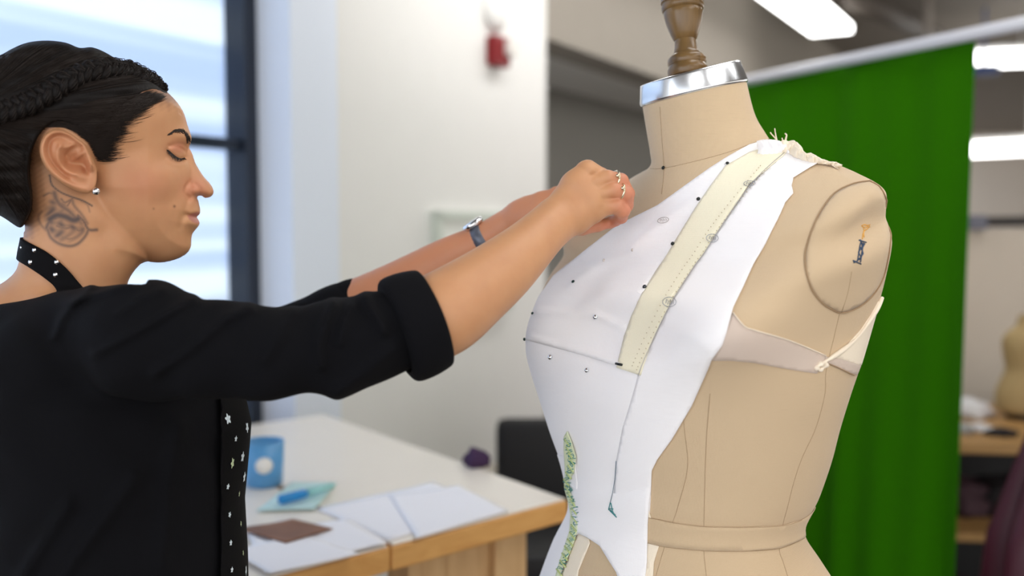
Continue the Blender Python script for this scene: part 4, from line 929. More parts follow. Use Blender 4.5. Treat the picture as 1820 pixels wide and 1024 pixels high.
# --- trousers and shoes, below the frame
def f_tr(P):
    f = ell(P, (203, 1290, 0), (222, 120, 285))
    for sx in (-1, 1): f = smin(f, chain(P, [(200, 1270, 135 * sx, 165), (215, 1950, 125 * sx, 112), (185, 2480, 125 * sx, 92), (182, 2690, 125 * sx, 88)], 10), 20)
    return f
tP, tF = mesh_field(f_tr, axis_grid([(-60, 480, 14)]), axis_grid([(1140, 2800, 18)]), axis_grid([(-340, 340, 14)]))
mk('trousers', F2W(tP), tF, M_BLACK, PERSON)
for sx in (-1, 1):
    v = F2W([(250, 2800, 125 * sx)])[0]; mb = MB(); mb.ball((v[0], v[1], .035), .05, 16, (2.6, .95, 1)); mb.V = [(a, b, max(.001, c)) for a, b, c in mb.V]; mb.build('shoe', mat('black_shoe', srgb(20, 20, 22), .4), PERSON, True)
# --- apron: halter strap with rhinestones and a bib edge printed with small flowers
M_STRAP = mat('black_strap', srgb(10, 9, 12), .8, bump=.2, bscale=600, spec=.15)
M_STONE = mat('rhinestone', srgb(235, 240, 245), .08, 1)
apron = None
def f_apron(P):
    f = torso_core(P, 20); x, y, q = P.T; sx, sy = proj(P)
    return np.maximum(np.maximum(f, -(torso_core(P, 10))), np.maximum(392 - sx + 30 * (q > 0), np.maximum(660 - y, y - 1280)))
aP, aF = mesh_field(f_apron, axis_grid([(300, 470, 4)]), axis_grid([(640, 1300, 6)]), axis_grid([(-300, 300, 5)]))
apron = mk('apron', F2W(aP), aF, M_STRAP, PERSON)
AB = BVHTree.FromPolygons([Vector(v) for v in aP], aF.tolist())
M_FLW = mat('pale_blue_flower', srgb(226, 240, 248), .4); M_FLG = mat('pale_green_flower', srgb(206, 222, 180), .5)
def flower(x, y, r, m, squash=1):
    h = hit(AB, x, y)
    if not h: return
    c = np.array(h[0]); n = np.array(h[1]); n /= np.linalg.norm(n)
    if n @ (c - np.array(EYE)) > 0: n = -n
    t = np.cross(n, [0, 1, 0]); t /= np.linalg.norm(t); b = np.cross(n, t); V = []; F = []; a0 = random.random() * 2
    for k in range(5):
        a = a0 + k * 2 * math.pi / 5; d = t * math.cos(a) * squash + b * math.sin(a); e = -t * math.sin(a) * squash + b * math.cos(a); i = len(V)
        V += [c + n * 1.2, c + d * r * .55 + e * r * .36 + n * 1.6, c + d * r * 1.05 + e * r * .12 + n * 1.4, c + d * r * 1.05 - e * r * .12 + n * 1.4, c + d * r * .55 - e * r * .36 + n * 1.6]; F.append((i, i + 1, i + 2, i + 3, i + 4))
    mk('printed_flower', F2W(np.array(V)), F, m, apron)
for i, (x, y) in enumerate([(412, 823), (433, 848), (404, 865), (424, 878), (441, 897), (407, 915), (427, 931), (447, 944), (409, 965), (431, 983), (450, 990), (411, 1013), (436, 1014), (430, 812), (418, 780), (438, 760), (404, 745)]):
    flower(x, y, 9 if i % 3 != 2 and i not in (3, 6, 9) else 5, M_FLG if i in (3, 6, 9, 0) else M_FLW, .65 if i in (3, 6, 9, 0, 12) else 1)
def strap():
    top = [(168, 512, -150), (146, 492, -125), (118, 465, -108), (86, 441, -88), (60, 429, -55), (47, 424, 0), (60, 429, 55), (86, 441, 88), (118, 465, 108), (146, 492, 125), (170, 520, 130)]
    bot = [(124, 530, -170), (100, 509, -150), (80, 490, -122), (58, 474, -95), (38, 463, -58), (23, 459, 0), (38, 463, 58), (58, 474, 95), (80, 490, 122), (100, 509, 150), (130, 540, 160)]
    A = HI(smooth_poly(top, 6, False)); B = HI(smooth_poly(bot, 6, False)); V = []; m = 7
    for j in range(m):
        for i in range(len(A)):
            t = j / (m - 1); p = A[i] * (1 - t) + B[i] * t
            # sit just outside the neck
            c = HI([(132 + .35 * (p[1] - 460), p[1] + 8, 0)])[0]; dr = p - c; L = np.linalg.norm(dr); dr /= L
            h = BODY_BVH.ray_cast(Vector(c), Vector(dr))
            if h[0] is not None:
                p = np.array(h[0]) + dr * 3.2
            V.append(p)
    n = len(A); F = [(j * n + i, j * n + i + 1, (j + 1) * n + i + 1, (j + 1) * n + i) for j in range(m - 1) for i in range(n - 1)]
    o = mk('neck_strap', F2W(np.array(V)), F, M_STRAP, PERSON); s_ = o.modifiers.new('t', 'SOLIDIFY'); s_.thickness = .0022; s_.offset = 0
    bv = BVHTree.FromPolygons([Vector(v) for v in V], F)
    for (x, y, r) in ((39, 440, 2.9), (62, 444.5, 4.2), (30, 455, 2.6), (55, 466, 4.4), (101, 466, 4.4), (99, 488.5, 4.6), (134, 491.5, 3)):
        h = hit(bv, x, y)
        if h:
            c = np.array(h[0]); mb = MB(); mb.ball(F2W([c + np.array([0, 0, -1.5])])[0], r * S, 10, (1, .6, 1)); mb.build('rhinestone', M_STONE, o, True)
strap()
# --- rings and watch
def torus_at(c, d, R, r, name, m, n=28):
    c = np.array(c, float); d = np.array(d, float); d /= np.linalg.norm(d); u = np.cross(d, [.3, 1, .2]); u /= np.linalg.norm(u); w = np.cross(d, u)
    pts = [c + (u * math.cos(a) + w * math.sin(a)) * R for a in np.linspace(0, 2 * math.pi, n)]; mb = MB(); mb.tube(F2W(np.array(pts)), r * S, 8, False); return mb
M_GOLD = mat('pale_gold', srgb(222, 206, 176), .2, 1)
for fi, i0, t in ((1, 1, .55), (2, 1, .55)):
    a, b = np.array(RF[fi][i0][:3]), np.array(RF[fi][i0 + 1][:3]); c = a * (1 - t) + b * t
    mb = torus_at(c, b - a, 14.6, 2.0, 'ring', M_GOLD); d = np.array([.25, -.35, -1.0]); d /= np.linalg.norm(d); g = c + d * 16
    mb.ball(F2W([g])[0], 3.6 * S, 10, (1.1, .8, 1.0)); mb.build('finger_ring', M_GOLD, PERSON, True)
wa, wb = np.array(LFORE_K[3][:3]), np.array(LFORE_K[4][:3])
mb = MB(); d = wb - wa; L = np.linalg.norm(d); d /= L; c0 = wa + d * 2
mb.tube(F2W(np.array([c0 - d * 12, c0 - d * 11, c0, c0 + d * 11, c0 + d * 12])), [30 * S, 37 * S, 38 * S, 37 * S, 30 * S], 28, False)
wt = mb.build('wristwatch', mat('grey_watch_band', srgb(96, 100, 112), .35, .3), PERSON, True)
u = np.array([-.55, -.75, -.15]); u -= d * (u @ d); u /= np.linalg.norm(u); cc = c0 + u * 38
mb = MB(); nw = F2W([u])[0] - F2W([(0, 0, 0)])[0]; nw /= np.linalg.norm(nw)
mb.lathe([(0, -.002), (.0125, -.002), (.0135, 0), (.013, .004), (.011, .005), (0, .005)], F2W([cc])[0], nw, 28); mb.build('watch_case', M_CHROME, wt, True)
# ================================================================= ROOM
M_WALL = mat('white_wall', srgb(232, 231, 228), .8, bump=.1, bscale=60, var=.02)
M_BACK = mat('beige_wall', srgb(198, 186, 172), .85, var=.04)
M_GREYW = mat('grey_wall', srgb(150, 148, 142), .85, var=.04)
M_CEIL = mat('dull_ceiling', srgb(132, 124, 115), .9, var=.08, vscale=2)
M_BLUEW = mat('pale_blue_pillar', srgb(226, 234, 247), .7)
M_FLOOR = mat('grey_concrete', srgb(120, 114, 108), .5, var=.12, vscale=3, bump=.1, bscale=30)
M_FRAME = mat('dark_window_frame', srgb(26, 34, 48), .35)
M_GLASS = mat('window_glass', (1, 1, 1, 1), .02, trans=1, ior=1.02)
def quad(name, pts, m, parent=None): return mk(name, pts, [tuple(range(len(pts)))], m, parent, False)
# wall beside the window runs away to the right
P0 = np.array([-.044, 3.9]); WD = np.array([.492, .8706]); WN = np.array([.8706, -.492])      # direction and normal into the room
def wpt(t, z, n=0.0): p = P0 + WD * t + WN * n; return np.array([p[0], p[1], z])
def tx(px, n=0.0):                                                           # distance along the wall for an image column
    r = (px - 910) / FPX; b = P0 + WN * n; return (r * b[1] - b[0]) / (WD[0] - r * WD[1])
def zy(px, py, n=0.0):
    p = P0 + WD * tx(px, n) + WN * n; d = p[1]; v = world(px, py, 1.0) - CAM; return CAMZ + v[2] / v[1] * d
CEIL = 2.95
def wallbox(name, t0, t1, z0, z1, m, n0=-.2, n1=0.0, parent=None):
    mb = MB(); c = (wpt(t0, z0, n0) + wpt(t1, z1, n1)) / 2; mb.box(c, (abs(t1 - t0), abs(n1 - n0), z1 - z0), (WD[0], WD[1], 0)); return mb.build(name, m, parent)
tE = tx(970); tW1 = tx(492); tP0 = tx(521, .1); tP1 = tx(603, .1)
ZH = zy(970, 68)
struct(wallbox('wall_left', tW1, tE, 0, CEIL, M_WALL))
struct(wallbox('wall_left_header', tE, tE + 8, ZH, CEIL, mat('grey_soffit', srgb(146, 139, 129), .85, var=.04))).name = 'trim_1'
struct(wallbox('trim_2', tP0 - .0, tP1, 0, CEIL, M_BLUEW, -.05, .10))
tWa = tW1 - 2.6
struct(wallbox('wall_left', tWa - 1.2, tWa, 0, CEIL, M_WALL)); struct(wallbox('wall_left', tWa, tW1, 0, .7, M_WALL)); struct(wallbox('wall_left', tWa, tW1, CEIL - .12, CEIL, M_WALL))
# window: dark frame, transom, glass, sheer blind with woven bands
win = thing('window_1', 'tall window', 'window', wpt((tWa + tW1) / 2, .7, -.1)); del win['category']; del win['label']; struct(win)
mb = MB(); fw = tW1 - tx(452)
for (a, b, z0, z1) in ((tW1 - fw, tW1, .7, CEIL - .12), (tWa, tWa + .1, .7, CEIL - .12), (tWa, tW1, .7, .78), (tWa, tW1, CEIL - .2, CEIL - .12)):
    c = (wpt(a, z0, -.10) + wpt(b, z1, -.02)) / 2; mb.box(c, (b - a, .08, z1 - z0), (WD[0], WD[1], 0), bev=.004)
mb.build('window_frame', M_FRAME, win)
zt = zy(470, 269, -.05); tm = tx(85, -.06)
mb = MB(); c = (wpt(tWa, zt, -.08) + wpt(tW1 - fw, zt + .022, -.04)) / 2; mb.box(c, (tW1 - fw - tWa, .04, .03), (WD[0], WD[1], 0)); mb.build('transom', M_FRAME, win)
mb = MB(); c = (wpt(tWa, .74, -.075) + wpt(tW1 - .02, CEIL - .15, -.069)) / 2; mb.box(c, (tW1 - tWa - .04, .006, CEIL - .9), (WD[0], WD[1], 0)); mb.build('pane', M_GLASS, win)
M_BLIND = bpy.data.materials.new('sheer_blind'); M_BLIND.use_nodes = True
nt = M_BLIND.node_tree; nt.nodes.clear(); out = nt.nodes.new('ShaderNodeOutputMaterial'); tr = nt.nodes.new('ShaderNodeBsdfTranslucent'); tp = nt.nodes.new('ShaderNodeBsdfTransparent'); mx = nt.nodes.new('ShaderNodeMixShader')
tc = nt.nodes.new('ShaderNodeTexCoord'); mp = nt.nodes.new('ShaderNodeMapping'); mp.inputs['Scale'].default_value = (.01, .01, 1); n1 = nt.nodes.new('ShaderNodeTexNoise'); n1.inputs['Scale'].default_value = 7; n1.inputs['Detail'].default_value = 2
rp = nt.nodes.new('ShaderNodeValToRGB'); rp.color_ramp.elements[0].position = .42; rp.color_ramp.elements[0].color = (.50, .56, .66, 1); rp.color_ramp.elements[1].position = .56; rp.color_ramp.elements[1].color = (.66, .70, .74, 1)
nt.links.new(tc.outputs['Object'], mp.inputs['Vector']); nt.links.new(mp.outputs['Vector'], n1.inputs['Vector']); nt.links.new(n1.outputs['Fac'], rp.inputs['Fac'])
nt.links.new(rp.outputs['Color'], tr.inputs['Color']); nt.links.new(rp.outputs['Color'], tp.inputs['Color']); mx.inputs[0].default_value = .45
nt.links.new(tr.outputs[0], mx.inputs[1]); nt.links.new(tp.outputs[0], mx.inputs[2]); nt.links.new(mx.outputs[0], out.inputs['Surface'])
mb = MB(); c = (wpt(tWa, .74, -.13) + wpt(tW1 - .02, CEIL - .15, -.128)) / 2; mb.box(c, (tW1 - tWa - .04, .002, CEIL - .9), (WD[0], WD[1], 0)); mb.build('sheer_blind', M_BLIND, win)
# ceiling, floor, far walls
X0, X1, Y0_, Y1_ = -1.9, 14, -3.2, 21
# the ceiling stops at the window wall's plane: built as a polygon that follows it
a = wpt(-9.5, CEIL, -.2); b = wpt(24, CEIL, -.2)
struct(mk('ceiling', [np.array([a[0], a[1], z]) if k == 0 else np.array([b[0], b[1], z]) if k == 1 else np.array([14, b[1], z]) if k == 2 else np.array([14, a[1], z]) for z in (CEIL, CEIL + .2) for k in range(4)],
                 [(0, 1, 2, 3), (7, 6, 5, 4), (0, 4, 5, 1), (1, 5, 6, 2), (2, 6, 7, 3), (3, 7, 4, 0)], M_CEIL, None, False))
struct(mk('floor', [(-6, -4.5, z) if k == 0 else (14, -4.5, z) if k == 1 else (14, 26, z) if k == 2 else (-6, 26, z) for z in (0, -.1) for k in range(4)], [(0, 1, 2, 3), (7, 6, 5, 4), (0, 4, 5, 1), (1, 5, 6, 2), (2, 6, 7, 3), (3, 7, 4, 0)], M_FLOOR, None, False))
mb = MB(); mb.box((7, 17.6, CEIL / 2), (16, .2, CEIL)); struct(mb.build('wall_back', M_BACK))
# alcove behind the opening: dim grey room with dark duct under its ceiling
c = wpt(tE + 3.4, 0, -2.3)
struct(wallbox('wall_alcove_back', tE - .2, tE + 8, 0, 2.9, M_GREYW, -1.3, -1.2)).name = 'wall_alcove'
struct(wallbox('trim_3', tE - .3, tE + 8, 2.3, 2.45, M_WALL, -1.2, -.2))
mb = MB(); dz = 1.98
mb.box((wpt(tE - .2, dz, -1.16) + wpt(tE + 1.15, dz + .2, -.80)) / 2, (1.35, .36, .16), (WD[0], WD[1], 0), bev=.01)
o = mb.build('duct', mat('black_duct', srgb(30, 30, 30), .7)); tag(o, 'dark duct under the ceiling inside the grey alcove', 'duct'); o.name = 'ceiling_duct'
# ceiling pipes
def bar(name, p, q, r, m, label=None, cat=None, group=None, n=12):
    mb = MB(); mb.tube([p, q], r, n); o = mb.build(name, m, None, True)
    if label: tag(o, label, cat, group)
    return o
M_PIPE = mat('grey_pipe', srgb(92, 84, 76), .6)
bar('conduit_pipe', at_z(1500, -10, 2.8), at_z(1660, 62, 2.8), .07, M_PIPE, 'dark pipe running under the ceiling toward the green backdrop', 'pipe')
bar('hanger_rod', at_z(1648, 60, 2.7), at_z(1648, 60, 2.7) + np.array([0, 0, .3]), .03, mat('pale_rod', srgb(160, 150, 140), .6), 'vertical hanger rod beside the ceiling pipe above the backdrop', 'rod')
# ceiling lamps
M_LAMP = mat('lamp_diffuser', (1, 1, 1, 1), .5, emit=(1, .99, .975, 1), estr=4.6)
M_HOUS = mat('lamp_housing', srgb(210, 208, 204), .5)
def lamp(p, q, w, label, th=.05):
    p = np.array(p, float); q = np.array(q, float); d = q - p; L = np.linalg.norm(d); d /= L; c = (p + q) / 2
    t = thing('ceiling_light', label, 'ceiling light', c, 'fluorescent ceiling lights')
    mb = MB(); mb.box(c, (L, w, th), d, bev=.008); mb.build('diffuser', M_LAMP, t)
    mb = MB(); mb.box(c + np.array([0, 0, th / 2 + .02]), (L + .02, w * .7, .04), d); mb.build('housing', M_HOUS, t)
    for s_ in (-.38, .38):
        mb = MB(); a = c + d * L * s_; mb.tube([a + np.array([0, 0, th / 2 + .03]), [a[0], a[1], CEIL]], .006, 6); mb.build('hanging_wire', M_HOUS, t)
    return t
e = at_z(1478, 54, 2.62); dd = np.array([WD[0], WD[1], 0]); lamp(e - dd * 4.2, e, .26, 'long bright ceiling light above the dress form, nearest to its finial')
p1 = at_z(1716, 107, 2.62); d1 = np.array([math.cos(-.28), math.sin(-.28), 0]); lamp(p1, p1 + d1 * 3.2, .17, 'ceiling light at the right edge beside the top corner of the green backdrop', .10)
p2 = at_z(1719, 267, 2.0); lamp(p2, p2 + np.array([math.cos(-.75), math.sin(-.75), 0]) * 4, .2, 'lower and farther ceiling light right of the green backdrop', .10)
lamp(np.array([-.6, -1.6, 2.7]), np.array([.6, -.9, 2.7]), .26, 'added unseen ceiling light behind the camera, left'); lamp(np.array([1.6, -1.2, 2.7]), np.array([2.8, -.5, 2.7]), .26, 'added unseen ceiling light behind the camera, right')  # unseen lamps, added to light the scene from behind the camera
lamp(np.array([1.3, .8, 2.7]), np.array([2.4, 1.5, 2.7]), .26, 'added unseen ceiling light over the work area, above the frame')  # another unseen lamp, added for light from overhead
for n_, t0 in ((2.0, -2.6), (2.0, -.6), (3.2, -3.4)):  # extra lamps outside the view, added to brighten the tables and white wall
    a_ = wpt(t0, 2.66, n_); lamp(a_, a_ + dd * 1.3, .26, 'added fill ceiling light above the work tables, out of the frame')
# fire alarm, board and small round fitting on the white wall
M_RED = mat('red_plastic', srgb(128, 14, 22), .5); M_WHITEP = mat('white_plastic', srgb(228, 224, 218), .4)
ta = tx(888, .03); za = zy(888, 92, .03)
t = thing('fire_alarm', 'small red fire alarm with white strobe high on the white wall', 'fire alarm', wpt(ta, za, .0))
mb = MB(); mb.box(wpt(ta, za, .025), (.105, .05, .11), (WD[0], WD[1], 0), bev=.008); mb.build('alarm_body', M_RED, t)
mb = MB(); mb.box(wpt(ta + .035, za + .015, .06), (.06, .03, .055), (WD[0], WD[1], 0), bev=.006); mb.build('strobe', M_WHITEP, t)
ta = tx(884, .02); za = zy(884, 22, .02); t = thing('wall_speaker', 'faint round white fitting on the wall above the fire alarm', 'wall fitting', wpt(ta, za, 0))
mb = MB(); mb.lathe([(0, 0), (.07, 0), (.07, .02), (.05, .035), (0, .04)], wpt(ta, za, 0), (WN[0], WN[1], 0), 28); mb.build('cover', M_WALL, t, True)
tb0 = tx(768, .02); tb1 = tb0 + 1.1; zb = zy(768, 374, .02); t = thing('whiteboard', 'pale grey framed whiteboard on the wall behind the wristwatch', 'whiteboard', wpt((tb0 + tb1) / 2, zb - .35, 0))
tb1 = tx(905, .02)
mb = MB(); mb.box((wpt(tb0, zb, .0) + wpt(tb1, zb - .36, .02)) / 2, (tb1 - tb0, .02, .36), (WD[0], WD[1], 0)); mb.build('board', mat('board_white', srgb(228, 230, 224), .3), t)
M_ALU = mat('grey_green_frame', srgb(196, 204, 196), .4, .3)
for a_, b_, z0, z1 in ((tb0, tb0 + .05, zb - .36, zb), (tb1 - .03, tb1, zb - .36, zb), (tb0, tb1, zb - .03, zb), (tb0, tb1, zb - .38, zb - .35)):
    mb = MB(); mb.box((wpt(a_, z0, .015) + wpt(b_, z1, .035)) / 2, (b_ - a_, .02, z1 - z0), (WD[0], WD[1], 0)); mb.build('frame_bar', M_ALU, t)

# ================================================================= GREEN BACKDROP
ZP = world(1700, 66, 2.35)[2]
def polept(px, z=None):                                                     # where an image column meets the pole's plane
    r = (px - 910) / FPX; A = world(1700, 66, 2.35); B = world(1330, 147, 3.05); B = A + (B - A); k = (r * A[1] - A[0]) / ((B[0] - A[0]) - r * (B[1] - A[1])); p = A + (B - A) * k; p[2] = ZP if z is None else z; return p
bd = thing('green_backdrop', 'bright green cloth backdrop hanging from a white crossbar behind the dress form', 'backdrop', polept(1450, 0))
mb = MB(); mb.tube([polept(1215), polept(1990)], .0155, 16); mb.build('crossbar', mat('white_pole', srgb(205, 205, 210), .35), bd, True)
for px in (1236, 1980):
    mb = MB(); p = polept(px, 0); mb.tube([p + np.array([0, 0, .03]), polept(px)], .016, 12)
    for k in range(3):
        a_ = k * 2.1; mb.tube([p + np.array([0, 0, .35]), p + np.array([math.cos(a_) * .3, math.sin(a_) * .3, .012])], .009, 8)
    mb.build('upright', M_PIPE, bd, True)
M_GREEN = woven('green_cloth', srgb(43, 104, 0), 900, .2, .06, 1.0, 0)
M_GREEN.node_tree.nodes['Principled BSDF'].inputs['Specular IOR Level'].default_value = .08
A = polept(1222); B = polept(1712); nV = 40; nU = 220; V = []; d = B - A; d /= np.linalg.norm(d); nn = np.array([d[1], -d[0], 0])
for j in range(nV):
    for i in range(nU):
        u = i / (nU - 1); v = j / (nV - 1); x_ = u * 9.5
        fold = (.020 * math.sin(x_ * 2.1 + .8 * math.sin(v * 2 + x_)) + .010 * math.sin(x_ * 5.3 + v * 1.5)) * (.25 + .9 * v) + .035 * math.exp(-((u - .82) / .06) ** 2) * v
        p = A + (B - A) * (u - .012 * v * u) + nn * (fold - .024); p[2] = ZP + .0 - v * (ZP - .03); V.append(p)
F = [(j * nU + i, (j + 1) * nU + i, (j + 1) * nU + i + 1, j * nU + i + 1) for j in range(nV - 1) for i in range(nU - 1)]
g = mk('green_cloth', V, F, M_GREEN, bd); s_ = g.modifiers.new('t', 'SOLIDIFY'); s_.thickness = .002

# ================================================================= WORK TABLE
TZ = .87
cR = at_z(1010, 886, TZ); cF = at_z(480, 1026, TZ); cB = at_z(820, 820, TZ)
d1_ = (cF - cR) / np.linalg.norm(cF - cR); nrm = np.array([d1_[1], -d1_[0], 0]); d2_ = cB - cR; d2_ /= np.linalg.norm(d2_)
if nrm @ d2_ < 0: nrm = -nrm
M_TOP = mat('cream_laminate', srgb(240, 232, 220), .25, var=.02); M_EDGE = wood('pale_maple', srgb(205, 150, 84), srgb(224, 172, 104), (1, 1, 6), .4, 8); M_LEG = wood('maple_frame', srgb(196, 158, 112), srgb(214, 178, 130), (6, 6, 1), .5, 6)
seamT = at_z(690, 967, TZ); seamD = np.linalg.norm(seamT - cR)
W2 = 1.0
def worktable(name, s0, s1, label, legs):
    t = thing(name, label, 'table', cR + d1_ * (s0 + s1) / 2 + d2_ * W2 / 2 * 1 + np.array([0, 0, -TZ]), 'work tables in a row')
    def pr(z0, z1, ins, m, nm, a0=s0, a1=s1, b0=0, b1=W2):
        P = [cR + d1_ * (a + (ins if a == a0 else -ins)) + d2_ * (b + (ins if b == b0 else -ins)) for a, b in ((a0, b0), (a1, b0), (a1, b1), (a0, b1))]
        V = [np.array([p[0], p[1], z]) for z in (z0, z1) for p in P]
        o = mk(nm, V, [(3, 2, 1, 0), (4, 5, 6, 7), (0, 1, 5, 4), (1, 2, 6, 5), (2, 3, 7, 6), (3, 0, 4, 7)], m, t, False)
        bv = o.modifiers.new('b', 'BEVEL'); bv.width = .004; bv.segments = 2; bm = bmesh.new(); bm.from_mesh(o.data); bmesh.ops.recalc_face_normals(bm, faces=bm.faces); bm.to_mesh(o.data); bm.free(); return o
    pr(TZ - .042, TZ - .004, .0, M_EDGE, 'edge_banding'); pr(TZ - .004, TZ, .004, M_TOP, 'tabletop')
    pr(TZ - .16, TZ - .042, .0, M_LEG, 'apron_rail', s0 + .12, s1 - .12, .07, .095)
    pr(TZ - .16, TZ - .042, .0, M_LEG, 'apron_rail', s0 + .12, s1 - .12, W2 - .095, W2 - .07)
    for (a, b) in legs: pr(0, TZ - .042, 0, M_LEG, 'leg', a, a + .075, b, b + .075)
    return t
worktable('work_table', 0, seamD - .0012, 'cream topped maple work table, right one, with its corner behind the dress form', [(.06, .05), (seamD - .14, .05), (.06, W2 - .13), (seamD - .14, W2 - .13)])
worktable('work_table', seamD + .0012, seamD + 1.5, 'cream topped maple work table, left one, partly hidden behind the person', [(seamD + .07, .05), (seamD + 1.36, .05), (seamD + .07, W2 - .13), (seamD + 1.36, W2 - .13)])
# papers
M_PAPER = mat('white_paper', srgb(240, 240, 246), .7)
def sheet(pix, z, label, m=None, name='paper_sheet', cat='paper', group='papers on the work tables', curl=.004):
    c = [at_z(x, y, TZ + z) for x, y in pix]; n = 14; V = []
    for j in range(n):
        for i in range(n):
            u, v = i / (n - 1), j / (n - 1); p = (c[0] * (1 - u) + c[1] * u) * (1 - v) + (c[3] * (1 - u) + c[2] * u) * v
            V.append(p + np.array([0, 0, curl * (math.sin(u * 5 + z * 900) * .4 + .4) * u * (1 - v) + .0006]))
    F = [(j * n + i, (j + 1) * n + i, (j + 1) * n + i + 1, j * n + i + 1) for j in range(n - 1) for i in range(n - 1)]
    o = mk(name, V, F, m or M_PAPER, None, True); s_ = o.modifiers.new('t', 'SOLIDIFY'); s_.thickness = .0006
    tag(o, label, cat, group); return o
sheet([(560, 905), (770, 858), (880, 905), (690, 962)], .001, 'large white paper sheet in the middle of the right work table')
sheet([(690, 880), (815, 866), (905, 908), (740, 957)], .0028, 'white paper sheet lying nearest the table corner')
sheet([(440, 950), (620, 925), (690, 965), (470, 1018)], .0046, 'white paper sheet crossing the gap between the two tables')
sheet([(410, 980), (540, 950), (640, 985), (480, 1020)], .0064, 'white paper sheet on the left table beside the brown card')
sheet([(420, 940), (520, 925), (592, 940), (508, 966)], .009, 'brown printed card lying on the white papers', mat('brown_card', srgb(128, 88, 66), .6, var=.5, vscale=18), 'printed_card', 'card', None)
sheet([(455, 908), (520, 860), (600, 858), (560, 905)], .004, 'pale aqua paper beneath the blue marker', mat('aqua_paper', srgb(196, 226, 226), .7), 'aqua_paper', 'paper', None)
# marker, cup
p = at_z(497, 889, TZ + .0165); q = at_z(556, 873, TZ + .0165); t = thing('blue_marker', 'blue marker pen lying on the work table beside the black top', 'marker pen', (p + q) / 2)
mb = MB(); mb.tube([p, p + (q - p) * .04, p + (q - p) * .72, q - (q - p) * .2], [.006, .0085, .0085, .006], 12); mb.build('barrel', mat('blue_barrel', srgb(20, 130, 200), .3), t, True)
mb = MB(); q2 = p + (q - p) * 1.6; mb.tube([p + (q - p) * .8, q2], [.0075, .0065], 12); mb.build('cap', mat('aqua_cap', srgb(150, 205, 205), .3), t, True)
p = at_z(470, 862, TZ); t = thing('blue_cup', 'blue cup with a round white badge on the work table', 'cup', p)
mb = MB(); mb.lathe([(.03, 0), (.034, .004), (.038, .085), (.035, .085), (.031, .008), (0, .008)], p, n=28); mb.build('cup_body', mat('blue_plastic', srgb(88, 150, 200), .35), t, True)
dv = CAM - p; dv[2] = 0; dv /= np.linalg.norm(dv); mb = MB(); mb.lathe([(0, 0), (.016, 0), (.014, .004), (0, .006)], p + dv * .0365 + np.array([0, 0, .045]), dv, 20); mb.build('badge', M_WHITEP, t, True)
def lump(c, r, sq, m, nm, label, cat, seed, group=None):
    rr = random.Random(seed); bm = bmesh.new(); bmesh.ops.create_icosphere(bm, subdivisions=4, radius=1)
    ph = [rr.uniform(0, 6) for _ in range(6)]
    for v in bm.verts:
        k = 1 + .10 * math.sin(v.co.x * 6 + ph[0]) + .08 * math.sin(v.co.y * 8 + ph[1] + v.co.z * 3) + .06 * math.sin(v.co.z * 11 + ph[2] + v.co.x * 5); v.co *= k * r; v.co.x *= sq[0]; v.co.y *= sq[1]; v.co.z = max(v.co.z, -r * .55) * sq[2]
    bm.verts.index_update(); lo = min(v.co.z for v in bm.verts)
    o = mk(nm, [np.array(v.co) + np.array(c) - np.array([0, 0, lo]) for v in bm.verts], [[v.index for v in f.verts] for f in bm.faces], m, None, True); bm.free(); tag(o, label, cat, group); return o
# things behind the table: black office chair, pale bin, dark purple bag
M_BLK = mat('black_plastic', srgb(16, 15, 17), .6)
ch = world(1000, 860, 3.0); cx_, cy_ = ch[0], ch[1]
t = thing('office_chair', 'black chair standing behind the table corner', 'chair', (cx_, cy_, 0))
def rbox(c, size, m, nm, par, ax=(1, 0, 0), bev=.03, sub=1):
    mb = MB(); mb.box(c, size, ax, bev=bev); o = mb.build(nm, m, par, True); return o
rbox((cx_, cy_ + .0, .60), (.40, .09, .36), M_BLK, 'backrest', t); rbox((cx_ + .02, cy_ - .25, .47), (.48, .46, .09), M_BLK, 'seat', t)
mb = MB(); mb.tube([(cx_ + .02, cy_ - .22, .1), (cx_ + .02, cy_ - .22, .43)], .028, 12); mb.build('column', M_BLK, t, True)
mb = MB(); mb.tube([(cx_, cy_ + .03, .5), (cx_, cy_ + .05, .45), (cx_, cy_ - .1, .43)], .02, 8); mb.build('back_bracket', M_BLK, t, True)
for k in range(5):
    a_ = k * 2 * math.pi / 5; e = np.array([cx_ + .02 + math.cos(a_) * .3, cy_ - .22 + math.sin(a_) * .3, .07]); mb = MB(); mb.tube([(cx_ + .02, cy_ - .22, .12), e], [.024, .015], 8); mb.ball(e - np.array([0, 0, .035]), .034, 10); mb.build('base_leg', M_BLK, t, True)
s0 = world(905, 850, 3.3); o = rbox((s0[0], s0[1], .27), (.36, .3, .538), mat('pale_cabinet', srgb(176, 168, 156), .7, var=.1), 'storage_cabinet', None, bev=.01); tag(o, 'pale grey cabinet behind the table beside the black chair', 'cabinet')
s1 = at_z(846, 829, TZ); lump(s1, .024, (1.1, .9, 1.0), mat('purple_fabric', srgb(58, 34, 70), .8, var=.4, vscale=12), 'purple_pouch', 'dark purple pouch on the back edge of the right work table', 'pouch', 9)
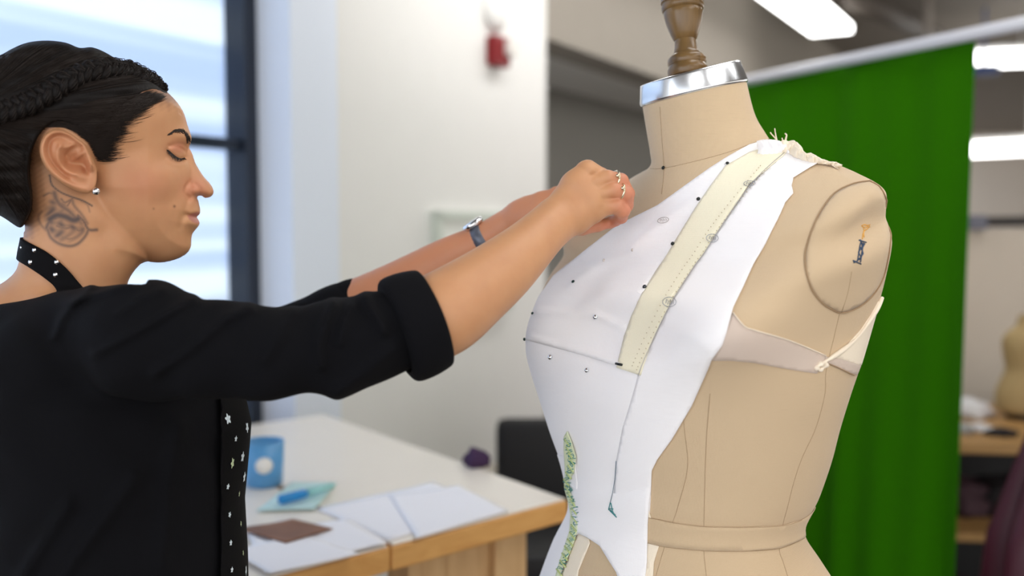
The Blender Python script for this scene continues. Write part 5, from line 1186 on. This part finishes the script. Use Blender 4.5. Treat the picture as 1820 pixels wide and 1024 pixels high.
# ================================================================= RIGHT EDGE: bench with half-size form, partition behind
BZ = .70
b0 = at_z(1700, 786, BZ); b1 = at_z(1792, 792, BZ); bd_ = np.array([1.0, -.12, 0]); bd_ /= np.linalg.norm(bd_); bn_ = np.array([-bd_[1], bd_[0], 0]); bL = np.array([b0[0] - .5, b0[1] + .06, 0])
t = thing('shelf_bench', 'wooden edged bench with a lower shelf at the right edge, loaded with cloth', 'bench', bL + bd_ * 1.1 + bn_ * .35)
def bb(a0, a1, n0, n1, z0, z1, m, nm, par=t):
    mb = MB(); mb.box(bL + bd_ * (a0 + a1) / 2 + bn_ * (n0 + n1) / 2 + np.array([0, 0, (z0 + z1) / 2]), (a1 - a0, n1 - n0, z1 - z0), bd_, bev=.004); return mb.build(nm, m, par)
M_BENCH = wood('bench_wood', srgb(150, 112, 64), srgb(176, 136, 84), (1, 8, 8), .5, 4)
bb(0, 2.2, 0, .7, BZ - .035, BZ, M_BENCH, 'bench_top'); bb(.06, 2.14, .04, .66, .38, .405, M_BENCH, 'lower_shelf')
for a0 in (.02, 2.12):
    for n0 in (.02, .62): bb(a0, a0 + .06, n0, n0 + .06, 0, BZ - .035, M_BENCH, 'leg')
bb(.08, 2.12, .66, .68, .02, BZ - .04, M_BLK, 'back_board')
M_CLUT = [mat('clutter_white', srgb(206, 204, 206), .8), mat('clutter_grey', srgb(150, 150, 148), .8), mat('clutter_dark', srgb(26, 22, 26), .8, bump=.3, bscale=15, dist=.02), mat('clutter_mauve', srgb(66, 44, 52), .8)]
def onb(px, n, z): 
    r = (px - 910) / FPX; b = bL + bn_ * n; k = (r * b[1] - b[0]) / (bd_[0] - r * bd_[1]); p = b + bd_ * k; p[2] = z; return p
lump(onb(1724, .45, BZ), .07, (1.2, 1.2, .55), M_CLUT[0], 'folded_cloth', 'white crumpled cloth pile on the bench beside the green backdrop', 'cloth', 1)
lump(onb(1712, .16, BZ), .04, (1.3, 1.2, .5), M_CLUT[1], 'folded_cloth', 'small grey cloth on the bench edge against the green backdrop', 'cloth', 2)
lump(onb(1748, .20, BZ), .035, (1.3, 1.2, .35), M_CLUT[0], 'folded_cloth', 'flat white cloth scrap in the middle of the bench', 'cloth', 3)
lump(onb(1790, .12, BZ), .03, (1.6, 1.2, .5), M_CLUT[2], 'dark_pouch', 'small black pouch on the bench front edge', 'pouch', 4)
lump(onb(1722, .30, .405), .085, (1.1, 1.2, .9), M_CLUT[3], 'fabric_bundle', 'dark mauve fabric bundle on the lower shelf next to the backdrop', 'fabric bundle', 5, 'bundles on the lower shelf')
lump(onb(1790, .30, .405), .085, (1.1, 1.2, .95), M_CLUT[2], 'fabric_bundle', 'black fabric bundle on the lower shelf beside the burgundy cloth', 'fabric bundle', 6, 'bundles on the lower shelf')
lump(onb(1740, .2, .0), .15, (1.1, 1, .8), M_CLUT[3], 'fabric_bundle', 'fabric bundle on the floor under the bench', 'fabric bundle', 7)
# half-size form
hp = onb(1824, .42, BZ); hd_ = hp[1]; k_ = hd_ / FPX
t = thing('small_dress_form', 'small tan half-scale dress form standing on the bench at the right edge', 'dress form', hp)
def zpx(py): return hp[2] + (738 - py) * k_
prof = [(738, 38, 30), (722, 46, 34), (700, 47, 35), (680, 40, 31), (664, 31, 25), (650, 29, 24), (636, 33, 27), (620, 36, 30), (604, 37, 29), (592, 32, 24), (584, 22, 17), (578, 12, 12), (562, 10, 10), (558, 10, 10)]
V = []; n = 40
for (py, a_, b_) in prof:
    for kk in range(n):
        an = 2 * math.pi * kk / n; V.append((hp[0] + math.cos(an) * a_ * k_, hp[1] + math.sin(an) * b_ * k_, zpx(py) + .012))
F = [(i * n + kk, i * n + (kk + 1) % n, (i + 1) * n + (kk + 1) % n, (i + 1) * n + kk) for i in range(len(prof) - 1) for kk in range(n)] + [tuple(range(n))[::-1], tuple((len(prof) - 1) * n + kk for kk in range(n))]
o = mk('form_torso', V, F, mat('tan_linen', srgb(164, 140, 98), .85, var=.08), t); s_ = o.modifiers.new('s', 'SUBSURF'); s_.levels = 1; s_.render_levels = 2
mb = MB(); mb.lathe([(.05, 0), (.05, .012), (.01, .02), (.01, .03), (0, .03)], hp, n=24); mb.build('stand_base', M_BLK, t, True)
mb = MB(); mb.ball((hp[0], hp[1], zpx(553)), .007, 12); mb.build('neck_knob', M_DKWOOD, t, True)
# burgundy garment on a stand
g0 = world(1812, 800, 2.3)
t = thing('burgundy_garment', 'burgundy cloth hanging at the lower right edge in front of the bench', 'garment', (g0[0], g0[1], 0))
V = []; n = 60
for j in range(24):
    v = j / 23; z = 1.02 - v * .98
    for i in range(n):
        a_ = 2 * math.pi * i / n; r = (.015 + .085 * min(1, v * 2.5) + .06 * v) * (1 + .16 * math.sin(a_ * 7 + v * 2) + .06 * math.sin(a_ * 13)); V.append((g0[0] + .09 + math.cos(a_) * r * 1.1, g0[1] + math.sin(a_) * r, z))
F = [(j * n + i, (j + 1) * n + i, (j + 1) * n + (i + 1) % n, j * n + (i + 1) % n) for j in range(23) for i in range(n)]
mk('draped_cloth', V, F, mat('burgundy_satin', srgb(62, 8, 28), .45), t)
mb = MB(); mb.tube([(g0[0] + .09, g0[1], .02), (g0[0] + .09, g0[1], 1.06)], .009, 10); mb.lathe([(.1, 0), (.1, .02), (0, .02)], (g0[0] + .09, g0[1], 0), n=20); mb.build('garment_stand', M_BLK, t, True)
# partition behind the bench with a rail and a blue-grey box on top
pp = onb(1760, 1.1, 0); PZ = world(1760, 409, pp[1])[2]
mb = MB(); mb.box((pp[0] + .55, pp[1], PZ / 2), (2.6, .06, PZ), (1, -.12, 0)); struct(mb.build('wall_partition', M_BACK))
pr_ = np.array([pp[0] + .55, pp[1], PZ]); xx = np.array([1, -.12, 0]); xx /= np.linalg.norm(xx)
t = thing('pipe_rail', 'dark rail running just above the beige partition', 'rail', pr_)
mb = MB(); mb.tube([pr_ - xx * 1.2 + [0, 0, .028], pr_ + xx * 1.2 + [0, 0, .05]], .022, 10); mb.build('rail', mat('dark_rail', srgb(52, 48, 46), .6), t, True)
q = world(1736, 396, pp[1]); mb = MB(); mb.box((q[0], q[1] - .0, PZ + .03), (.07, .05, .06), xx, bev=.006); tag(mb.build('rail_box', mat('blue_grey_box', srgb(104, 104, 116), .6), None), 'small blue-grey box on top of the beige partition', 'box')
s2 = at_z(1748, 124, 2.5); mb = MB(); mb.box(s2, (.2, .1, .07), d1, bev=.01); mb.tube([s2, [s2[0], s2[1], CEIL]], .01, 6); tag(mb.build('blue_sign', mat('blue_fitting', srgb(40, 70, 130), .5), None), 'blue fitting hanging under the ceiling light beside the backdrop', 'ceiling fitting')
# ================================================================= DAYLIGHT
w = bpy.data.worlds.new('world'); bpy.context.scene.world = w; w.use_nodes = True
nt = w.node_tree; bg = nt.nodes['Background']; bg.inputs[1].default_value = 1.0
tc = nt.nodes.new('ShaderNodeTexCoord'); sx_ = nt.nodes.new('ShaderNodeSeparateXYZ'); nt.links.new(tc.outputs['Generated'], sx_.inputs[0])
mr = nt.nodes.new('ShaderNodeMapRange'); mr.inputs['From Min'].default_value = -1; mr.inputs['From Max'].default_value = 1; nt.links.new(sx_.outputs[0], mr.inputs['Value'])
rp = nt.nodes.new('ShaderNodeValToRGB'); rp.color_ramp.elements[0].color = (2.0, 2.2, 2.5, 1); rp.color_ramp.elements[1].color = (.95, .88, .80, 1)
e_ = rp.color_ramp.elements.new(.5); e_.color = (1.5, 1.5, 1.5, 1)
nt.links.new(mr.outputs[0], rp.inputs['Fac']); nt.links.new(rp.outputs['Color'], bg.inputs[0])
# ================================================================= CAMERA, LIGHT
cam = bpy.data.cameras.new('camera'); co = bpy.data.objects.new('camera', cam); C.objects.link(co)
cam.sensor_width = 36; cam.lens = FPX / 1820 * 36; co.location = (0, 0, CAMZ); co.rotation_euler = (math.pi / 2 - PITCH, 0, 0)
cam.clip_start = .02; cam.clip_end = 200
cam.dof.use_dof = True; cam.dof.focus_distance = 1.04; cam.dof.aperture_fstop = 2.3
bpy.context.scene.camera = co
sc = bpy.context.scene
sc.view_settings.view_transform = 'Standard'; sc.view_settings.look = 'None'; sc.view_settings.gamma = 1; sc.view_settings.use_curve_mapping = False
sc.view_settings.exposure = .76
sc.cycles.use_denoising = True; sc.cycles.max_bounces = 8
